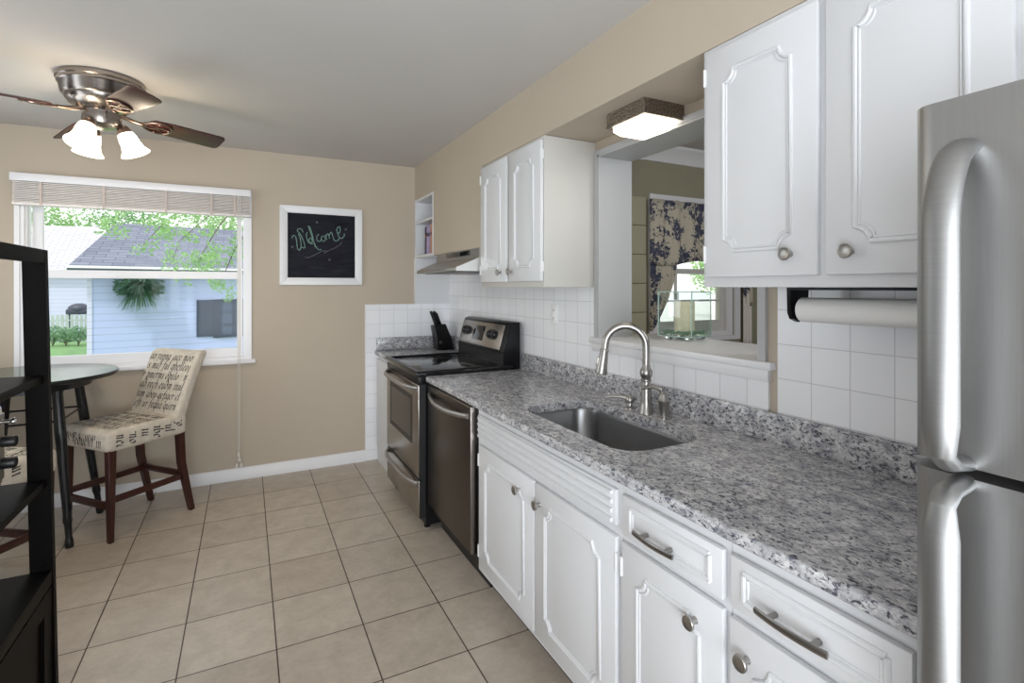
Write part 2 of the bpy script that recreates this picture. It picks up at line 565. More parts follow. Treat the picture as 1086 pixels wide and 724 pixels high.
class MB:
    def __init__(self):
        self.bm = bmesh.new()

    def _merge(self, tmp, mi):
        for f in tmp.faces:
            f.material_index = mi
        me = bpy.data.meshes.new('tmp')
        tmp.to_mesh(me)
        tmp.free()
        self.bm.from_mesh(me)
        bpy.data.meshes.remove(me)

    def box(self, x0, x1, y0, y1, z0, z1, bev=0.0, mi=0, seg=2, M=None):
        t = bmesh.new()
        bmesh.ops.create_cube(t, size=1)
        for v in t.verts:
            v.co = Vector(((x0 + x1) / 2 + v.co.x * abs(x1 - x0), (y0 + y1) / 2 + v.co.y * abs(y1 - y0), (z0 + z1) / 2 + v.co.z * abs(z1 - z0)))
        if bev:
            bmesh.ops.bevel(t, geom=t.edges[:], offset=bev, segments=seg, affect='EDGES', profile=0.5)
        if M is not None:
            t.transform(M)
        self._merge(t, mi)
        return self

    def prism(self, pts, axis, a, b, mi=0, bev=0.0):
        """closed 2-D outline extruded along axis; pts are the two other coordinates in xyz order"""
        t = bmesh.new()
        def mk(p, w):
            if axis == 'x':
                return (w, p[0], p[1])
            if axis == 'y':
                return (p[0], w, p[1])
            return (p[0], p[1], w)
        va = [t.verts.new(mk(p, a)) for p in pts]
        vb = [t.verts.new(mk(p, b)) for p in pts]
        n = len(pts)
        t.faces.new(va)
        t.faces.new(vb[::-1])
        for i in range(n):
            t.faces.new((va[i], vb[i], vb[(i + 1) % n], va[(i + 1) % n]))
        if bev:
            bmesh.ops.bevel(t, geom=t.edges[:], offset=bev, segments=2, affect='EDGES', profile=0.5)
        self._merge(t, mi)
        return self

    def frame_plate(self, outer, inner, axis, a, b, mi=0):
        """rectangular plate (o0,o1,p0,p1) with a rectangular hole"""
        o0, o1, p0, p1 = outer
        i0, i1, j0, j1 = inner
        for (s0, s1, t0, t1) in ((o0, i0, p0, p1), (i1, o1, p0, p1), (i0, i1, p0, j0), (i0, i1, j1, p1)):
            if s1 - s0 > 1e-6 and t1 - t0 > 1e-6:
                if axis == 'x':
                    self.box(a, b, s0, s1, t0, t1, mi=mi)
                elif axis == 'y':
                    self.box(s0, s1, a, b, t0, t1, mi=mi)
                else:
                    self.box(s0, s1, t0, t1, a, b, mi=mi)
        return self

    def lathe(self, prof, c, axis=(0, 0, 1), seg=28, mi=0, cap=True, closed=False):
        ax = Vector(axis).normalized()
        q = Vector((0, 0, 1)).rotation_difference(ax)
        t = bmesh.new()
        rings = []
        for r, h in prof:
            ring = []
            for k in range(seg):
                a = 2 * PI * k / seg
                ring.append(t.verts.new(Vector(c) + q @ Vector((r * math.cos(a), r * math.sin(a), h))))
            rings.append(ring)
        m = len(rings)
        for i in range(m if closed else m - 1):
            A, B = rings[i], rings[(i + 1) % m]
            for k in range(seg):
                t.faces.new((A[k], A[(k + 1) % seg], B[(k + 1) % seg], B[k]))
        if cap and not closed:
            t.faces.new(rings[0][::-1])
            t.faces.new(rings[-1])
        self._merge(t, mi)
        return self

    def tube(self, pts, r, seg=10, closed=False, mi=0, flat=None):
        """round tube along points; r number or list; flat=(ref, k) squashes section along ref direction"""
        P = [Vector(p) for p in pts]
        n = len(P)
        rs = r if isinstance(r, (list, tuple)) else [r] * n
        t = bmesh.new()
        rings = []
        prev = None
        for i in range(n):
            if closed:
                d = (P[(i + 1) % n] - P[i - 1])
            else:
                d = P[min(i + 1, n - 1)] - P[max(i - 1, 0)]
            d.normalize()
            if prev is None:
                u = d.orthogonal().normalized()
                if flat:
                    u = Vector(flat[0])
                    u = (u - d * u.dot(d)).normalized()
            else:
                if flat:
                    u = Vector(flat[0])
                    u = u - d * u.dot(d)
                    u = u.normalized() if u.length > 1e-4 else prev
                else:
                    u = (prev - d * prev.dot(d)).normalized()
            prev = u
            w = d.cross(u)
            ring = []
            for k in range(seg):
                a = 2 * PI * k / seg + PI / seg
                ku = flat[1] if flat else 1
                ring.append(t.verts.new(P[i] + u * (math.cos(a) * rs[i] * ku) + w * (math.sin(a) * rs[i])))
            rings.append(ring)
        m = n if closed else n - 1
        for i in range(m):
            A, B = rings[i], rings[(i + 1) % n]
            for k in range(seg):
                t.faces.new((A[k], A[(k + 1) % seg], B[(k + 1) % seg], B[k]))
        if not closed:
            t.faces.new(rings[0][::-1])
            t.faces.new(rings[-1])
        self._merge(t, mi)
        return self

    def sphere(self, c, r, seg=14, mi=0, s=(1, 1, 1)):
        t = bmesh.new()
        bmesh.ops.create_uvsphere(t, u_segments=seg, v_segments=max(6, seg // 2), radius=r)
        for v in t.verts:
            v.co = Vector((v.co.x * s[0], v.co.y * s[1], v.co.z * s[2])) + Vector(c)
        self._merge(t, mi)
        return self

    def quad(self, a, b, c, d, mi=0):
        vs_ = [self.bm.verts.new(p) for p in (a, b, c, d)]
        f = self.bm.faces.new(vs_)
        f.material_index = mi
        return self

    def build(self, name, mats, parent=None, local=False, angle=38, smooth=True, normals=True):
        if normals:
            bmesh.ops.recalc_face_normals(self.bm, faces=self.bm.faces[:])
        me = bpy.data.meshes.new(name)
        off = OFF.get(parent.name, Vector((0, 0, 0))) if (parent is not None and not local) else Vector((0, 0, 0))
        if off.length:
            bmesh.ops.translate(self.bm, vec=-off, verts=self.bm.verts[:])
        self.bm.to_mesh(me)
        self.bm.free()
        for m in ([mats] if isinstance(mats, str) else mats):
            me.materials.append(MATS[m])
        if smooth:
            me.polygons.foreach_set('use_smooth', [True] * len(me.polygons))
            me.set_sharp_from_angle(angle=R(angle))
        o = bpy.data.objects.new(name, me)
        COL.objects.link(o)
        if parent is not None:
            o.parent = parent
            OFF[o.name] = off.copy()
        return o


def thing(name, label, cat, loc=(0, 0, 0), rz=0.0, group=None):
    o = bpy.data.objects.new(name, None)
    COL.objects.link(o)
    o.location = loc
    o.rotation_euler = (0, 0, rz)
    o.empty_display_size = 0.05
    o['label'] = label
    o['category'] = cat
    if group:
        o['group'] = group
    OFF[o.name] = Vector(loc)
    return o


def tag(o, label, cat, group=None, kind=None):
    o['label'] = label
    o['category'] = cat
    if group:
        o['group'] = group
    if kind:
        o['kind'] = kind
    return o


def struct(o, label=None, cat=None):
    o['kind'] = 'structure'
    if label:
        o['label'] = label
    if cat:
        o['category'] = cat
    return o


def arc(cx, cy, r, a0, a1, n):
    return [(cx + r * math.cos(a0 + (a1 - a0) * i / n), cy + r * math.sin(a0 + (a1 - a0) * i / n)) for i in range(n + 1)]


def at(px, py, d):
    """point seen at a pixel of the photograph at depth d along the view axis"""
    x = (px - 543) / F * d
    return Vector((d * sn + x * cs, d * cs - x * sn, EYE - (py - YH) / F * d))


# ------------------------------------------------------------------ dimensions
YB = 4.29      # back wall
XR = 1.58      # right wall
XL = -1.80     # left wall
YF = -4.70     # rear wall behind the viewer
ZC = 2.425     # ceiling
XF = 1.274     # soffit / upper cabinet face
ZS = 2.145     # soffit underside
ZT = 0.893     # counter top
XE = 0.925     # counter front edge
XC = 0.958     # base cabinet face
XD = 0.940     # base cabinet door fronts
G = 0.0015

# ------------------------------------------------------------------ the room
b = MB()
b.box(XL - 0.1, XR + 0.2, YF - 0.1, YB + 0.15, -0.1, 0)
struct(b.build('floor', 'floor_tile'), 'beige square ceramic tile floor with dark grout', 'floor')
b = MB()
b.box(XL - 0.1, XR + 3.4, YF - 0.1, YB + 0.15, ZC, ZC + 0.1)
struct(b.build('ceiling', 'ceiling_white'), 'plain off-white painted ceiling above the kitchen', 'ceiling')

WX0, WX1, WZ0, WZ1 = -1.275, 0.020, 0.868, 2.10
b = MB()
b.frame_plate((XL - 0.1, XR + 0.2, 0, ZC), (WX0, WX1, WZ0, WZ1), 'y', YB, YB + 0.14)
struct(b.build('wall_back', 'wall_tan'), 'tan painted wall with the large window', 'wall')

OY0, OY1, OZ0, OZ1 = 1.190, 2.118, 1.135, 2.075   # pass-through opening
b = MB()
b.frame_plate((YF, YB, 0, ZC), (OY0, OY1, OZ0, OZ1), 'x', XR, XR + 0.195)
struct(b.build('wall_right', 'wall_tan'), 'tan kitchen wall with the pass-through opening', 'wall')
b = MB()
b.box(XL - 0.1, XL, YF, YB, 0, ZC)
struct(b.build('wall_left', 'ceiling_white'))  # unseen wall, white instead of tan to keep bounced light neutral
b = MB()
b.box(XL, XR, YF - 0.1, YF, 0, ZC)
struct(b.build('wall_rear', 'ceiling_white'))  # also unseen and whitened for less warm bounce

# dropped soffit over the cabinets
b = MB()
b.box(XF, XR, YF, YB, ZS, ZC)
b.box(XF, XR, 2.890, 3.800, 1.655, ZS)        # boxed chase over the range hood
struct(b.build('wall_soffit', 'wall_tan'), 'tan soffit boxed down from the ceiling above the cabinets', 'soffit')

# baseboard
b = MB()
b.prism([(YB, 0), (YB - 0.014, 0), (YB - 0.014, 0.075), (YB - 0.006, 0.088), (YB, 0.088)], 'x', XL, 0.865)
struct(b.build('baseboard_back', 'white_trim'), 'white baseboard along the tan window wall', 'baseboard')
b = MB()
b.prism([(XL, 0), (XL + 0.014, 0), (XL + 0.014, 0.075), (XL + 0.006, 0.088), (XL, 0.088)], 'y', YF, YB - 0.014)
struct(b.build('baseboard_left', 'white_trim'))

# wall tiles
TT = 0.008
b = MB()
b.box(0.865, XF, YB - TT, YB, 0.0, 1.262)
b.box(XF, XR, YB - TT, YB, 0.0, 1.655)
o = struct(b.build('wall_tile_back', 'wall_tile_back'), 'white square tiles stepping up the wall beside the range', 'tile')
b = MB()
b.prism([(0.857, 1.262), (0.857, 1.270), (XF - 0.006, 1.270), (XF - 0.006, 1.655), (XF, 1.655), (XF, 1.262)], 'y', YB - TT - 0.002, YB)
b.box(0.857, 0.865, YB - TT - 0.002, YB, 0, 1.262)
b.build('tile_edge', 'white_trim', o)
b = MB()
b.box(XR - TT, XR, 2.150, YB - TT, 0.80, 1.655)
b.box(XR - TT, XR, OY0 - 0.028, 2.150, 0.80, OZ0 - 0.045)
b.box(XR - TT, XR, -0.4, OY0 - 0.062, 0.80, 1.412)
struct(b.build('wall_tile_right', 'wall_tile_side'), 'white square tile backsplash behind the counter', 'tile')

# pass-through lining
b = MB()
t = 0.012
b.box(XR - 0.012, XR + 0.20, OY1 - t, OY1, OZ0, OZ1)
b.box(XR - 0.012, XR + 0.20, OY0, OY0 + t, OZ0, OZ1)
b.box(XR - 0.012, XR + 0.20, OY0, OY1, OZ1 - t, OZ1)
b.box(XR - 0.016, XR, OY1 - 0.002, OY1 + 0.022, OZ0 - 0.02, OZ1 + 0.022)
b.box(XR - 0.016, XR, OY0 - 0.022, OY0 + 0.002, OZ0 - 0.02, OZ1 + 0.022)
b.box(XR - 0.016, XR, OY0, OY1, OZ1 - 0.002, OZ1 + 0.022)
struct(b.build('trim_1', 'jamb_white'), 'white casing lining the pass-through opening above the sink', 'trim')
b = MB()
b.box(XR - 0.030, 2.02, OY0 - 0.05, OY1 + 0.05, OZ0 - 0.004, OZ0 + 0.022, 0.004)
b.box(XR - 0.020, XR, OY0 - 0.035, OY1 + 0.035, OZ0 - 0.045, OZ0 - 0.004, 0.003)
struct(b.build('trim_2', 'white_trim'), 'white ledge at the bottom of the pass-through opening', 'ledge')

# dining room seen through the opening
YD = 2.85
DX0, DX1, DZ0, DZ1 = 2.62, 3.44, 1.03, 2.02
b = MB()
b.frame_plate((XR + 0.195, 5.0, 0, ZC), (DX0, DX1, DZ0, DZ1), 'y', YD, YD + 0.14)
struct(b.build('wall_dining', 'olive_wall'), 'olive wall of the next room seen through the opening', 'wall')
b = MB()
b.box(4.9, 5.0, YF, YD, 0, ZC)
b.box(XR + 0.195, 5.0, YF - 0.1, YF, 0, ZC)
struct(b.build('wall_dining_side', 'olive_wall'))
b = MB()
b.box(XR + 0.2, 5.0, YF, YD, -0.1, 0)
struct(b.build('floor_dining', 'floor_tile'))
b = MB()
b.prism([(YD, ZC), (YD - 0.085, ZC), (YD - 0.085, ZC - 0.02), (YD - 0.03, ZC - 0.07), (YD - 0.018, ZC - 0.11), (YD, ZC - 0.11)], 'x', XR + 0.195, 4.9)
struct(b.build('trim_3', 'white_trim'), 'white crown moulding at the top of the olive wall', 'trim')
b = MB()
for k in range(7):
    b.box(XR + 0.2, 2.53, YD - 0.014, YD, 0.62 + k * 0.205, 0.62 + k * 0.205 + 0.2, 0.004)
struct(b.build('trim_4', 'olive_panel'), 'pale horizontal boards on the olive wall beside the curtain', 'boards')

# ------------------------------------------------------------------ kitchen window
win = struct(thing('window_1', 'large white sash window in the tan wall', 'window', (-0.63, YB, WZ0)))
b = MB()
b.frame_plate((-1.288, 0.033, 0.868, 2.112), (-1.262, 0.004, 0.90, 2.08), 'y', YB - 0.010, YB + 0.005)
b.frame_plate((WX0, WX1, WZ0, WZ1), (-1.243, -0.012, 0.900, 2.07), 'y', YB + 0.0, YB + 0.13)
b.frame_plate((-1.243, -0.012, 0.900, 2.07), (-1.232, -0.022, 0.905, 2.06), 'y', YB + 0.018, YB + 0.032)
b.build('window_frame', 'white_vinyl', win)
b = MB()
b.box(-1.315, 0.060, YB - 0.034, YB + 0.02, 0.853, 0.880, 0.004)
b.build('window_sill', 'white_vinyl', win)
b = MB()
b.frame_plate((-1.228, -0.026, 0.902, 1.522), (-1.172, -0.062, 0.962, 1.470), 'y', YB + 0.034, YB + 0.066)
ls_ = b.build('lower_sash', 'white_vinyl', win)
b = MB()
b.box(-1.172, -0.062, YB + 0.049, YB + 0.053, 0.962, 1.470)
b.build('pane', 'window_glass', ls_)
b = MB()
b.frame_plate((-1.222, -0.030, 1.470, 2.060), (-1.172, -0.062, 1.516, 2.020), 'y', YB + 0.070, YB + 0.102)
us_ = b.build('upper_sash', 'white_vinyl', win)
b = MB()
b.box(-1.172, -0.062, YB + 0.084, YB + 0.088, 1.516, 2.020)
b.build('pane', 'window_glass', us_)

# dining room window
w2 = struct(thing('window_2', 'bright white window behind the patterned curtain', 'window', (3.03, YD, DZ0)))
b = MB()
b.frame_plate((DX0, DX1, DZ0, DZ1), (DX0 + 0.05, DX1 - 0.07, DZ0 + 0.04, DZ1 - 0.05), 'y', YD + 0.01, YD + 0.12)
b.frame_plate((DX0 - 0.06, DX1 + 0.06, DZ0 - 0.03, DZ1 + 0.06), (DX0, DX1, DZ0, DZ1), 'y', YD - 0.016, YD)
b.build('window_frame', 'white_vinyl', w2)
b = MB()
b.frame_plate((DX0 + 0.05, DX1 - 0.07, DZ0 + 0.04, 1.55), (DX0 + 0.09, DX1 - 0.11, 1.155, 1.51), 'y', YD + 0.04, YD + 0.07)
b.box(2.868, 2.882, YD + 0.045, YD + 0.065, 1.155, DZ1 - 0.05)
b.box(DX0 + 0.05, DX1 - 0.07, YD + 0.045, YD + 0.065, 1.30, 1.315)
b.box(DX0 + 0.05, DX1 - 0.07, YD + 0.045, YD + 0.065, 1.74, 1.755)
b.box(DX0 + 0.05, DX1 - 0.07, YD + 0.045, YD + 0.065, DZ0 + 0.045, 1.12)
b.build('sash', 'pale_frame', w2)
b = MB()
b.box(DX0 + 0.05, DX1 - 0.07, YD + 0.08, YD + 0.084, DZ0 + 0.04, DZ1 - 0.05)
b.build('pane', 'window_glass', w2)

# ------------------------------------------------------------------ cabinets
def uv(x, y, z):
    return (x, y, z)


def notched(y0, y1, z0, z1, r, n=6):
    """rectangle outline with scooped corners in the y-z plane"""
    pts = []
    pts += [(y0 + r * math.cos(a), z0 + r * math.sin(a)) for a in [PI / 2 - PI / 2 * i / n for i in range(n + 1)]]
    pts += [(y1 + r * math.cos(a), z0 + r * math.sin(a)) for a in [PI - PI / 2 * i / n for i in range(n + 1)]]
    pts += [(y1 + r * math.cos(a), z1 + r * math.sin(a)) for a in [1.5 * PI - PI / 2 * i / n for i in range(n + 1)]]
    pts += [(y0 + r * math.cos(a), z1 + r * math.sin(a)) for a in [2 * PI - PI / 2 * i / n for i in range(n + 1)]]
    return pts


def cab_door(root, x, y0, y1, z0, z1, knob, hinge, mould_in=(0.070, 0.075)):
    """overlay door whose front is at x facing -X; knob=(y,z); hinge = 'hi' or 'lo' side in y"""
    b = MB()
    b.box(x, x + 0.0165, y0, y1, z0, z1, 0.0035)
    d = b.build('door', 'white_cabinet', root)
    b = MB()
    pts = notched(y0 + mould_in[0], y1 - mould_in[0], z0 + mould_in[1], z1 - mould_in[1], 0.034)
    b.tube([(x, p[0], p[1]) for p in pts], 0.0065, 8, closed=True)
    pts = notched(y0 + mould_in[0] + 0.009, y1 - mould_in[0] - 0.009, z0 + mould_in[1] + 0.009, z1 - mould_in[1] - 0.009, 0.034)
    b.tube([(x, p[0], p[1]) for p in pts], 0.0032, 6, closed=True)
    b.build('moulding', 'white_cabinet', d)
    if knob:
        add_knob(d, x, knob[0], knob[1])
    if hinge:
        hy = y1 if hinge == 'hi' else y0
        s = 1 if hinge == 'hi' else -1
        for hz in (z0 + 0.07, z1 - 0.07):
            b = MB()
            b.box(x - 0.001, x + 0.016, hy - 0.006, hy + 0.006, hz - 0.024, hz + 0.024, 0.002)
            b.tube([(x + 0.001, hy + s * 0.002, hz - 0.027), (x + 0.001, hy + s * 0.002, hz + 0.027)], 0.0045, 8)
            b.build('hinge', 'white_trim', d)
    return d


def add_knob(d, x, y, z):
    b = MB()
    b.lathe([(0.0085, 0.0), (0.007, 0.004), (0.0065, 0.014), (0.012, 0.018), (0.0168, 0.021), (0.0172, 0.026), (0.0160, 0.0275), (0.0135, 0.0262), (0.0, 0.0265)], (x, y, z), (-1, 0, 0), 22, cap=False)
    k = b.build('knob', 'brushed_nickel', d)
    return k


def cab_drawer(root, x, y0, y1, z0, z1, py0, py1, pz):
    b = MB()
    b.box(x, x + 0.0165, y0, y1, z0, z1, 0.004)
    d = b.build('drawer', 'white_cabinet', root)
    b = MB()
    a, c = 0.036, 0.026
    Y0, Y1, Z0, Z1 = y0 + a, y1 - a, z0 + c, z1 - c
    for rr, q in ((0.0065, 0), (0.0035, 0.009)):
        b.tube([(x, Y0 + q, Z0 + q), (x, Y1 - q, Z0 + q)], rr, 8)
        b.tube([(x, Y0 + q, Z1 - q), (x, Y1 - q, Z1 - q)], rr, 8)
        b.tube([(x, Y0 + q, Z0 + q), (x, Y0 + q, Z1 - q)], rr, 8)
        b.tube([(x, Y1 - q, Z0 + q), (x, Y1 - q, Z1 - q)], rr, 8)
    b.build('moulding', 'white_cabinet', d)
    b = MB()
    n = 12
    L = py1 - py0
    pts = []
    for i in range(n + 1):
        u = -1 + 2 * i / n
        pts.append((x - 0.024 - 0.007 * (1 - u * u), (py0 + py1) / 2 + u * L / 2, pz))
    b.tube(pts, 0.0075, 8, flat=((1, 0, 0), 0.55))
    for s in (-0.3, 0.3):
        b.tube([(x, (py0 + py1) / 2 + s * L, pz), (x - 0.027, (py0 + py1) / 2 + s * L, pz)], 0.006, 10)
    b.build('pull_handle', 'pull_metal', d)
    return d


def wall_cabinet(label, y0, y1, doors, z0=1.410, side='white_cabinet'):
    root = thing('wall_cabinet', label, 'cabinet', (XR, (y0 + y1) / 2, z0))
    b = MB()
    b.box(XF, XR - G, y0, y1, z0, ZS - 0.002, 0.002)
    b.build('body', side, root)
    for dd in doors:
        cab_door(root, XF - 0.0175, *dd)
    return root


z0d, z1d = 1.440, 2.122
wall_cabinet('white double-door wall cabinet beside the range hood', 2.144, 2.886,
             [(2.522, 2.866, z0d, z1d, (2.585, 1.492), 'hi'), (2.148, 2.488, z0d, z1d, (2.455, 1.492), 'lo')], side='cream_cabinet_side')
wall_cabinet('white double-door wall cabinet above the paper towels', 0.405, 1.166,
             [(0.794, 1.146, z0d, z1d, (0.866, 1.496), 'hi'), (0.425, 0.774, z0d, z1d, (0.714, 1.494), 'lo')])
wall_cabinet('short white wall cabinet above the refrigerator', -0.360, 0.400,
             [(0.030, 0.385, 1.79, z1d, (0.090, 1.83), 'hi'), (-0.345, 0.012, 1.79, z1d, (-0.05, 1.83), 'lo')], z0=1.76)


def base_cabinet(name, label, y0, y1, open_top=False):
    root = thing(name, label, 'cabinet', (XR, (y0 + y1) / 2, 0))
    b = MB()
    # face frame, sides, floor and kick board: an open box under the worktop
    b.box(XC, XC + 0.018, y0, y1, 0.107, ZT - 0.034)
    b.box(XC + 0.018, XR - 0.010, y0, y0 + 0.016, 0.107, ZT - 0.034)
    b.box(XC + 0.018, XR - 0.010, y1 - 0.016, y1, 0.107, ZT - 0.034)
    b.box(XC + 0.018, XR - 0.010, y0 + 0.016, y1 - 0.016, 0.107, 0.125)
    b.build('body', 'white_cabinet', root)
    b = MB()
    b.box(XC + 0.075, XR - 0.01, y0, y1, 0, 0.107)
    b.build('kick_board', 'black_satin', root)
    return root


sinkc = base_cabinet('base_cabinet', 'white two-door base cabinet under the sink with ribbed false front', 1.170, 2.203)
b = MB()
b.box(XD + 0.003, XC, 1.186, 2.180, 0.725, 0.828, 0.003)
fp = b.build('false_front', 'white_cabinet', sinkc)
b = MB()
for k in range(4):
    z = 0.738 + k * 0.0265
    b.prism([(XD + 0.003, z - 0.0065), (XD - 0.006, z - 0.0065), (XD - 0.006, z + 0.0035), (XD + 0.003, z + 0.0075)], 'y', 1.200, 2.165)
b.build('moulding', 'white_cabinet', fp)
cab_door(sinkc, XD, 1.659, 2.165, 0.142, 0.695, (1.768, 0.628), 'hi', (0.075, 0.062))
cab_door(sinkc, XD, 1.183, 1.651, 0.142, 0.695, (1.612, 0.628), 'lo', (0.075, 0.062))
c2 = base_cabinet('base_cabinet', 'white base cabinet with one drawer beside the sink cabinet', 0.798, 1.168)
cab_drawer(c2, XD, 0.808, 1.153, 0.714, 0.827, 0.935, 1.079, 0.757)
cab_door(c2, XD, 0.808, 1.155, 0.142, 0.694, (0.886, 0.627), 'hi', (0.066, 0.062))
c3 = base_cabinet('base_cabinet', 'white base cabinet with one drawer beside the refrigerator', 0.418, 0.796)
cab_drawer(c3, XD, 0.440, 0.788, 0.714, 0.827, 0.560, 0.708, 0.757)
cab_door(c3, XD, 0.440, 0.790, 0.142, 0.691, (0.744, 0.624), 'lo', (0.066, 0.062))
fc = thing('filler_cabinet', 'narrow white base cabinet between the range and the tiled wall', 'cabinet', (XR, 3.97, 0))
b = MB()
b.box(0.955, XR - 0.010, 3.672, YB - 0.02, 0.0, ZT - 0.034)
b.build('body', 'white_cabinet', fc)
b = MB()
b.box(0.942, 0.9545, 3.69, YB - 0.05, 0.12, ZT - 0.06, 0.003)
d_ = b.build('door', 'white_cabinet', fc)

# ------------------------------------------------------------------ worktops and sink
SX0, SX1, SY0, SY1, SR = 1.045, 1.400, 1.262, 1.965, 0.095


def rrect(x0, x1, y0, y1, r, n=7):
    p = []
    for (cx, cy, a0) in ((x1 - r, y1 - r, 0), (x0 + r, y1 - r, PI / 2), (x0 + r, y0 + r, PI), (x1 - r, y0 + r, 1.5 * PI)):
        p += arc(cx, cy, r, a0, a0 + PI / 2, n)
    return p


def counter_with_hole(name, x0, x1, y0, y1, hole, z0, z1, mat, parent):
    bm = bmesh.new()
    outer = [(x0, y0), (x1, y0), (x1, y1), (x0, y1)]
    vo = [bm.verts.new((x, y, z1)) for x, y in outer]
    vh = [bm.verts.new((x, y, z1)) for x, y in hole]
    eo = [bm.edges.new((vo[i], vo[(i + 1) % 4])) for i in range(4)]
    eh = [bm.edges.new((vh[i], vh[(i + 1) % len(vh)])) for i in range(len(vh))]
    bmesh.ops.triangle_fill(bm, use_beauty=True, use_dissolve=True, edges=eo + eh)
    top = bm.faces[:]
    ex = bmesh.ops.extrude_face_region(bm, geom=top)
    vv = [v for v in ex['geom'] if isinstance(v, bmesh.types.BMVert)]
    for v in vv:
        v.co.z = z0
    m = MB()
    m.bm.free()
    m.bm = bm
    # rounded front edge (bullnose) at x0
    ed = [e for e in bm.edges if all(abs(v.co.x - x0) < 1e-5 for v in e.verts) and abs(e.verts[0].co.z - e.verts[1].co.z) < 1e-5]
    bmesh.ops.bevel(bm, geom=ed, offset=0.010, segments=3, affect='EDGES', profile=0.5)
    return m.build(name, mat, parent)


wt = thing('worktop', 'long speckled grey granite worktop around the sink', 'worktop', (1.25, 1.65, ZT - 0.034))
hole = rrect(SX0, SX1, SY0, SY1, SR)
counter_with_hole('slab', XE, XR - TT - G, 0.412, 2.893, hole, ZT - 0.0335, ZT, 'granite', wt)
b = MB()
b.box(XR - TT - 0.020, XR - TT - G, 0.412, 2.893, ZT, 0.992, 0.003)
b.build('upstand', 'granite', wt)
wt2 = thing('worktop', 'short granite worktop in the corner behind the knife block', 'worktop', (1.25, 3.97, ZT - 0.034))
b = MB()
b.box(0.935, XR - TT - G, 3.672, YB - TT - G, ZT - 0.0335, ZT, 0.004)
b.build('slab', 'granite', wt2)
b = MB()
b.box(0.945, XR - TT - G, YB - TT - 0.021, YB - TT - G, ZT, 0.995, 0.003)
b.box(XR - TT - 0.020, XR - TT - G, 3.672, YB - TT - 0.022, ZT, 0.995, 0.003)
b.build('upstand', 'granite', wt2)

sk = thing('sink', 'undermounted stainless steel single bowl sink', 'sink', (1.22, 1.61, ZT - 0.23))
bm = bmesh.new()
levels = [(0.004, ZT - 0.034), (0.0, ZT - 0.036), (0.004, ZT - 0.05), (0.010, ZT - 0.19), (0.03, ZT - 0.215), (0.06, ZT - 0.222)]
rings = []
for ins, z in levels:
    pts = rrect(SX0 - 0.004 + ins, SX1 + 0.004 - ins, SY0 - 0.004 + ins, SY1 + 0.004 - ins, max(0.03, SR - ins * 0.6))
    rings.append([bm.verts.new((x, y, z)) for x, y in pts])
for A, B in zip(rings[:-1], rings[1:]):
    n = len(A)
    for i in range(n):
        bm.faces.new((A[i], A[(i + 1) % n], B[(i + 1) % n], B[i]))
bm.faces.new(rings[-1])
bmesh.ops.recalc_face_normals(bm, faces=bm.faces[:])
bmesh.ops.reverse_faces(bm, faces=bm.faces[:])
m = MB()
m.bm.free()
m.bm = bm
o = m.build('bowl', 'sink_steel', sk, normals=False, angle=60)
sm = o.modifiers.new('solid', 'SOLIDIFY')
sm.thickness = 0.0015
sm.offset = -1
b = MB()
b.lathe([(0.044, 0.0), (0.044, 0.003), (0.034, 0.004), (0.030, 0.001), (0.0, 0.001)], (1.24, 1.61, ZT - 0.2215), (0, 0, 1), 24, cap=False)
b.build('drain', 'chrome', sk)

# faucet, lever and soap dispenser
fx, fy = 1.462, 1.640
fa = thing('faucet', 'tall brushed nickel gooseneck faucet behind the sink', 'faucet', (fx, fy, ZT))
b = MB()
b.lathe([(0.029, 0.0), (0.029, 0.006), (0.025, 0.012), (0.022, 0.05), (0.019, 0.10), (0.018, 0.13), (0.022, 0.134), (0.022, 0.139), (0.018, 0.143), (0.024, 0.155), (0.026, 0.166), (0.024, 0.177), (0.017, 0.188), (0.015, 0.20)], (fx, fy, ZT), seg=28)
b.build('base', 'brushed_nickel', fa)
dirv = Vector((-0.83, 0.56, 0))
dirv.normalize()
rad = 0.083
pts = [(fx, fy, ZT + 0.19), (fx, fy, ZT + 0.25), (fx, fy, ZT + 0.275)]
for i in range(1, 15):
    a = PI * i / 15 * 1.06
    u = rad - rad * math.cos(a)
    pts.append((fx + dirv.x * u, fy + dirv.y * u, ZT + 0.275 + rad * math.sin(a)))
e = Vector(pts[-1])
tdir = (Vector(pts[-1]) - Vector(pts[-2])).normalized()
e1 = e + tdir * 0.02
pts.append(tuple(e1))
b = MB()
b.tube(pts, 0.0150, 16)
b.build('spout', 'brushed_nickel', fa)
b = MB()
q = e1 - tdir * 0.004
b.lathe([(0.016, 0), (0.0185, 0.004), (0.0185, 0.008), (0.0172, 0.014), (0.0215, 0.07), (0.0255, 0.098), (0.0245, 0.104), (0.0, 0.104)], q, tdir, 22)
side = Vector((0, 0, 1)).cross(tdir).normalized()
out = tdir.cross(side)
b.box(-0.005, 0.005, -0.008, 0.008, -0.02, 0.02, 0.003, M=Matrix.Translation(q + tdir * 0.055 - dirv * -0.018) @ tdir.to_track_quat('Z', 'Y').to_matrix().to_4x4())
b.build('spray_head', 'brushed_nickel', fa)

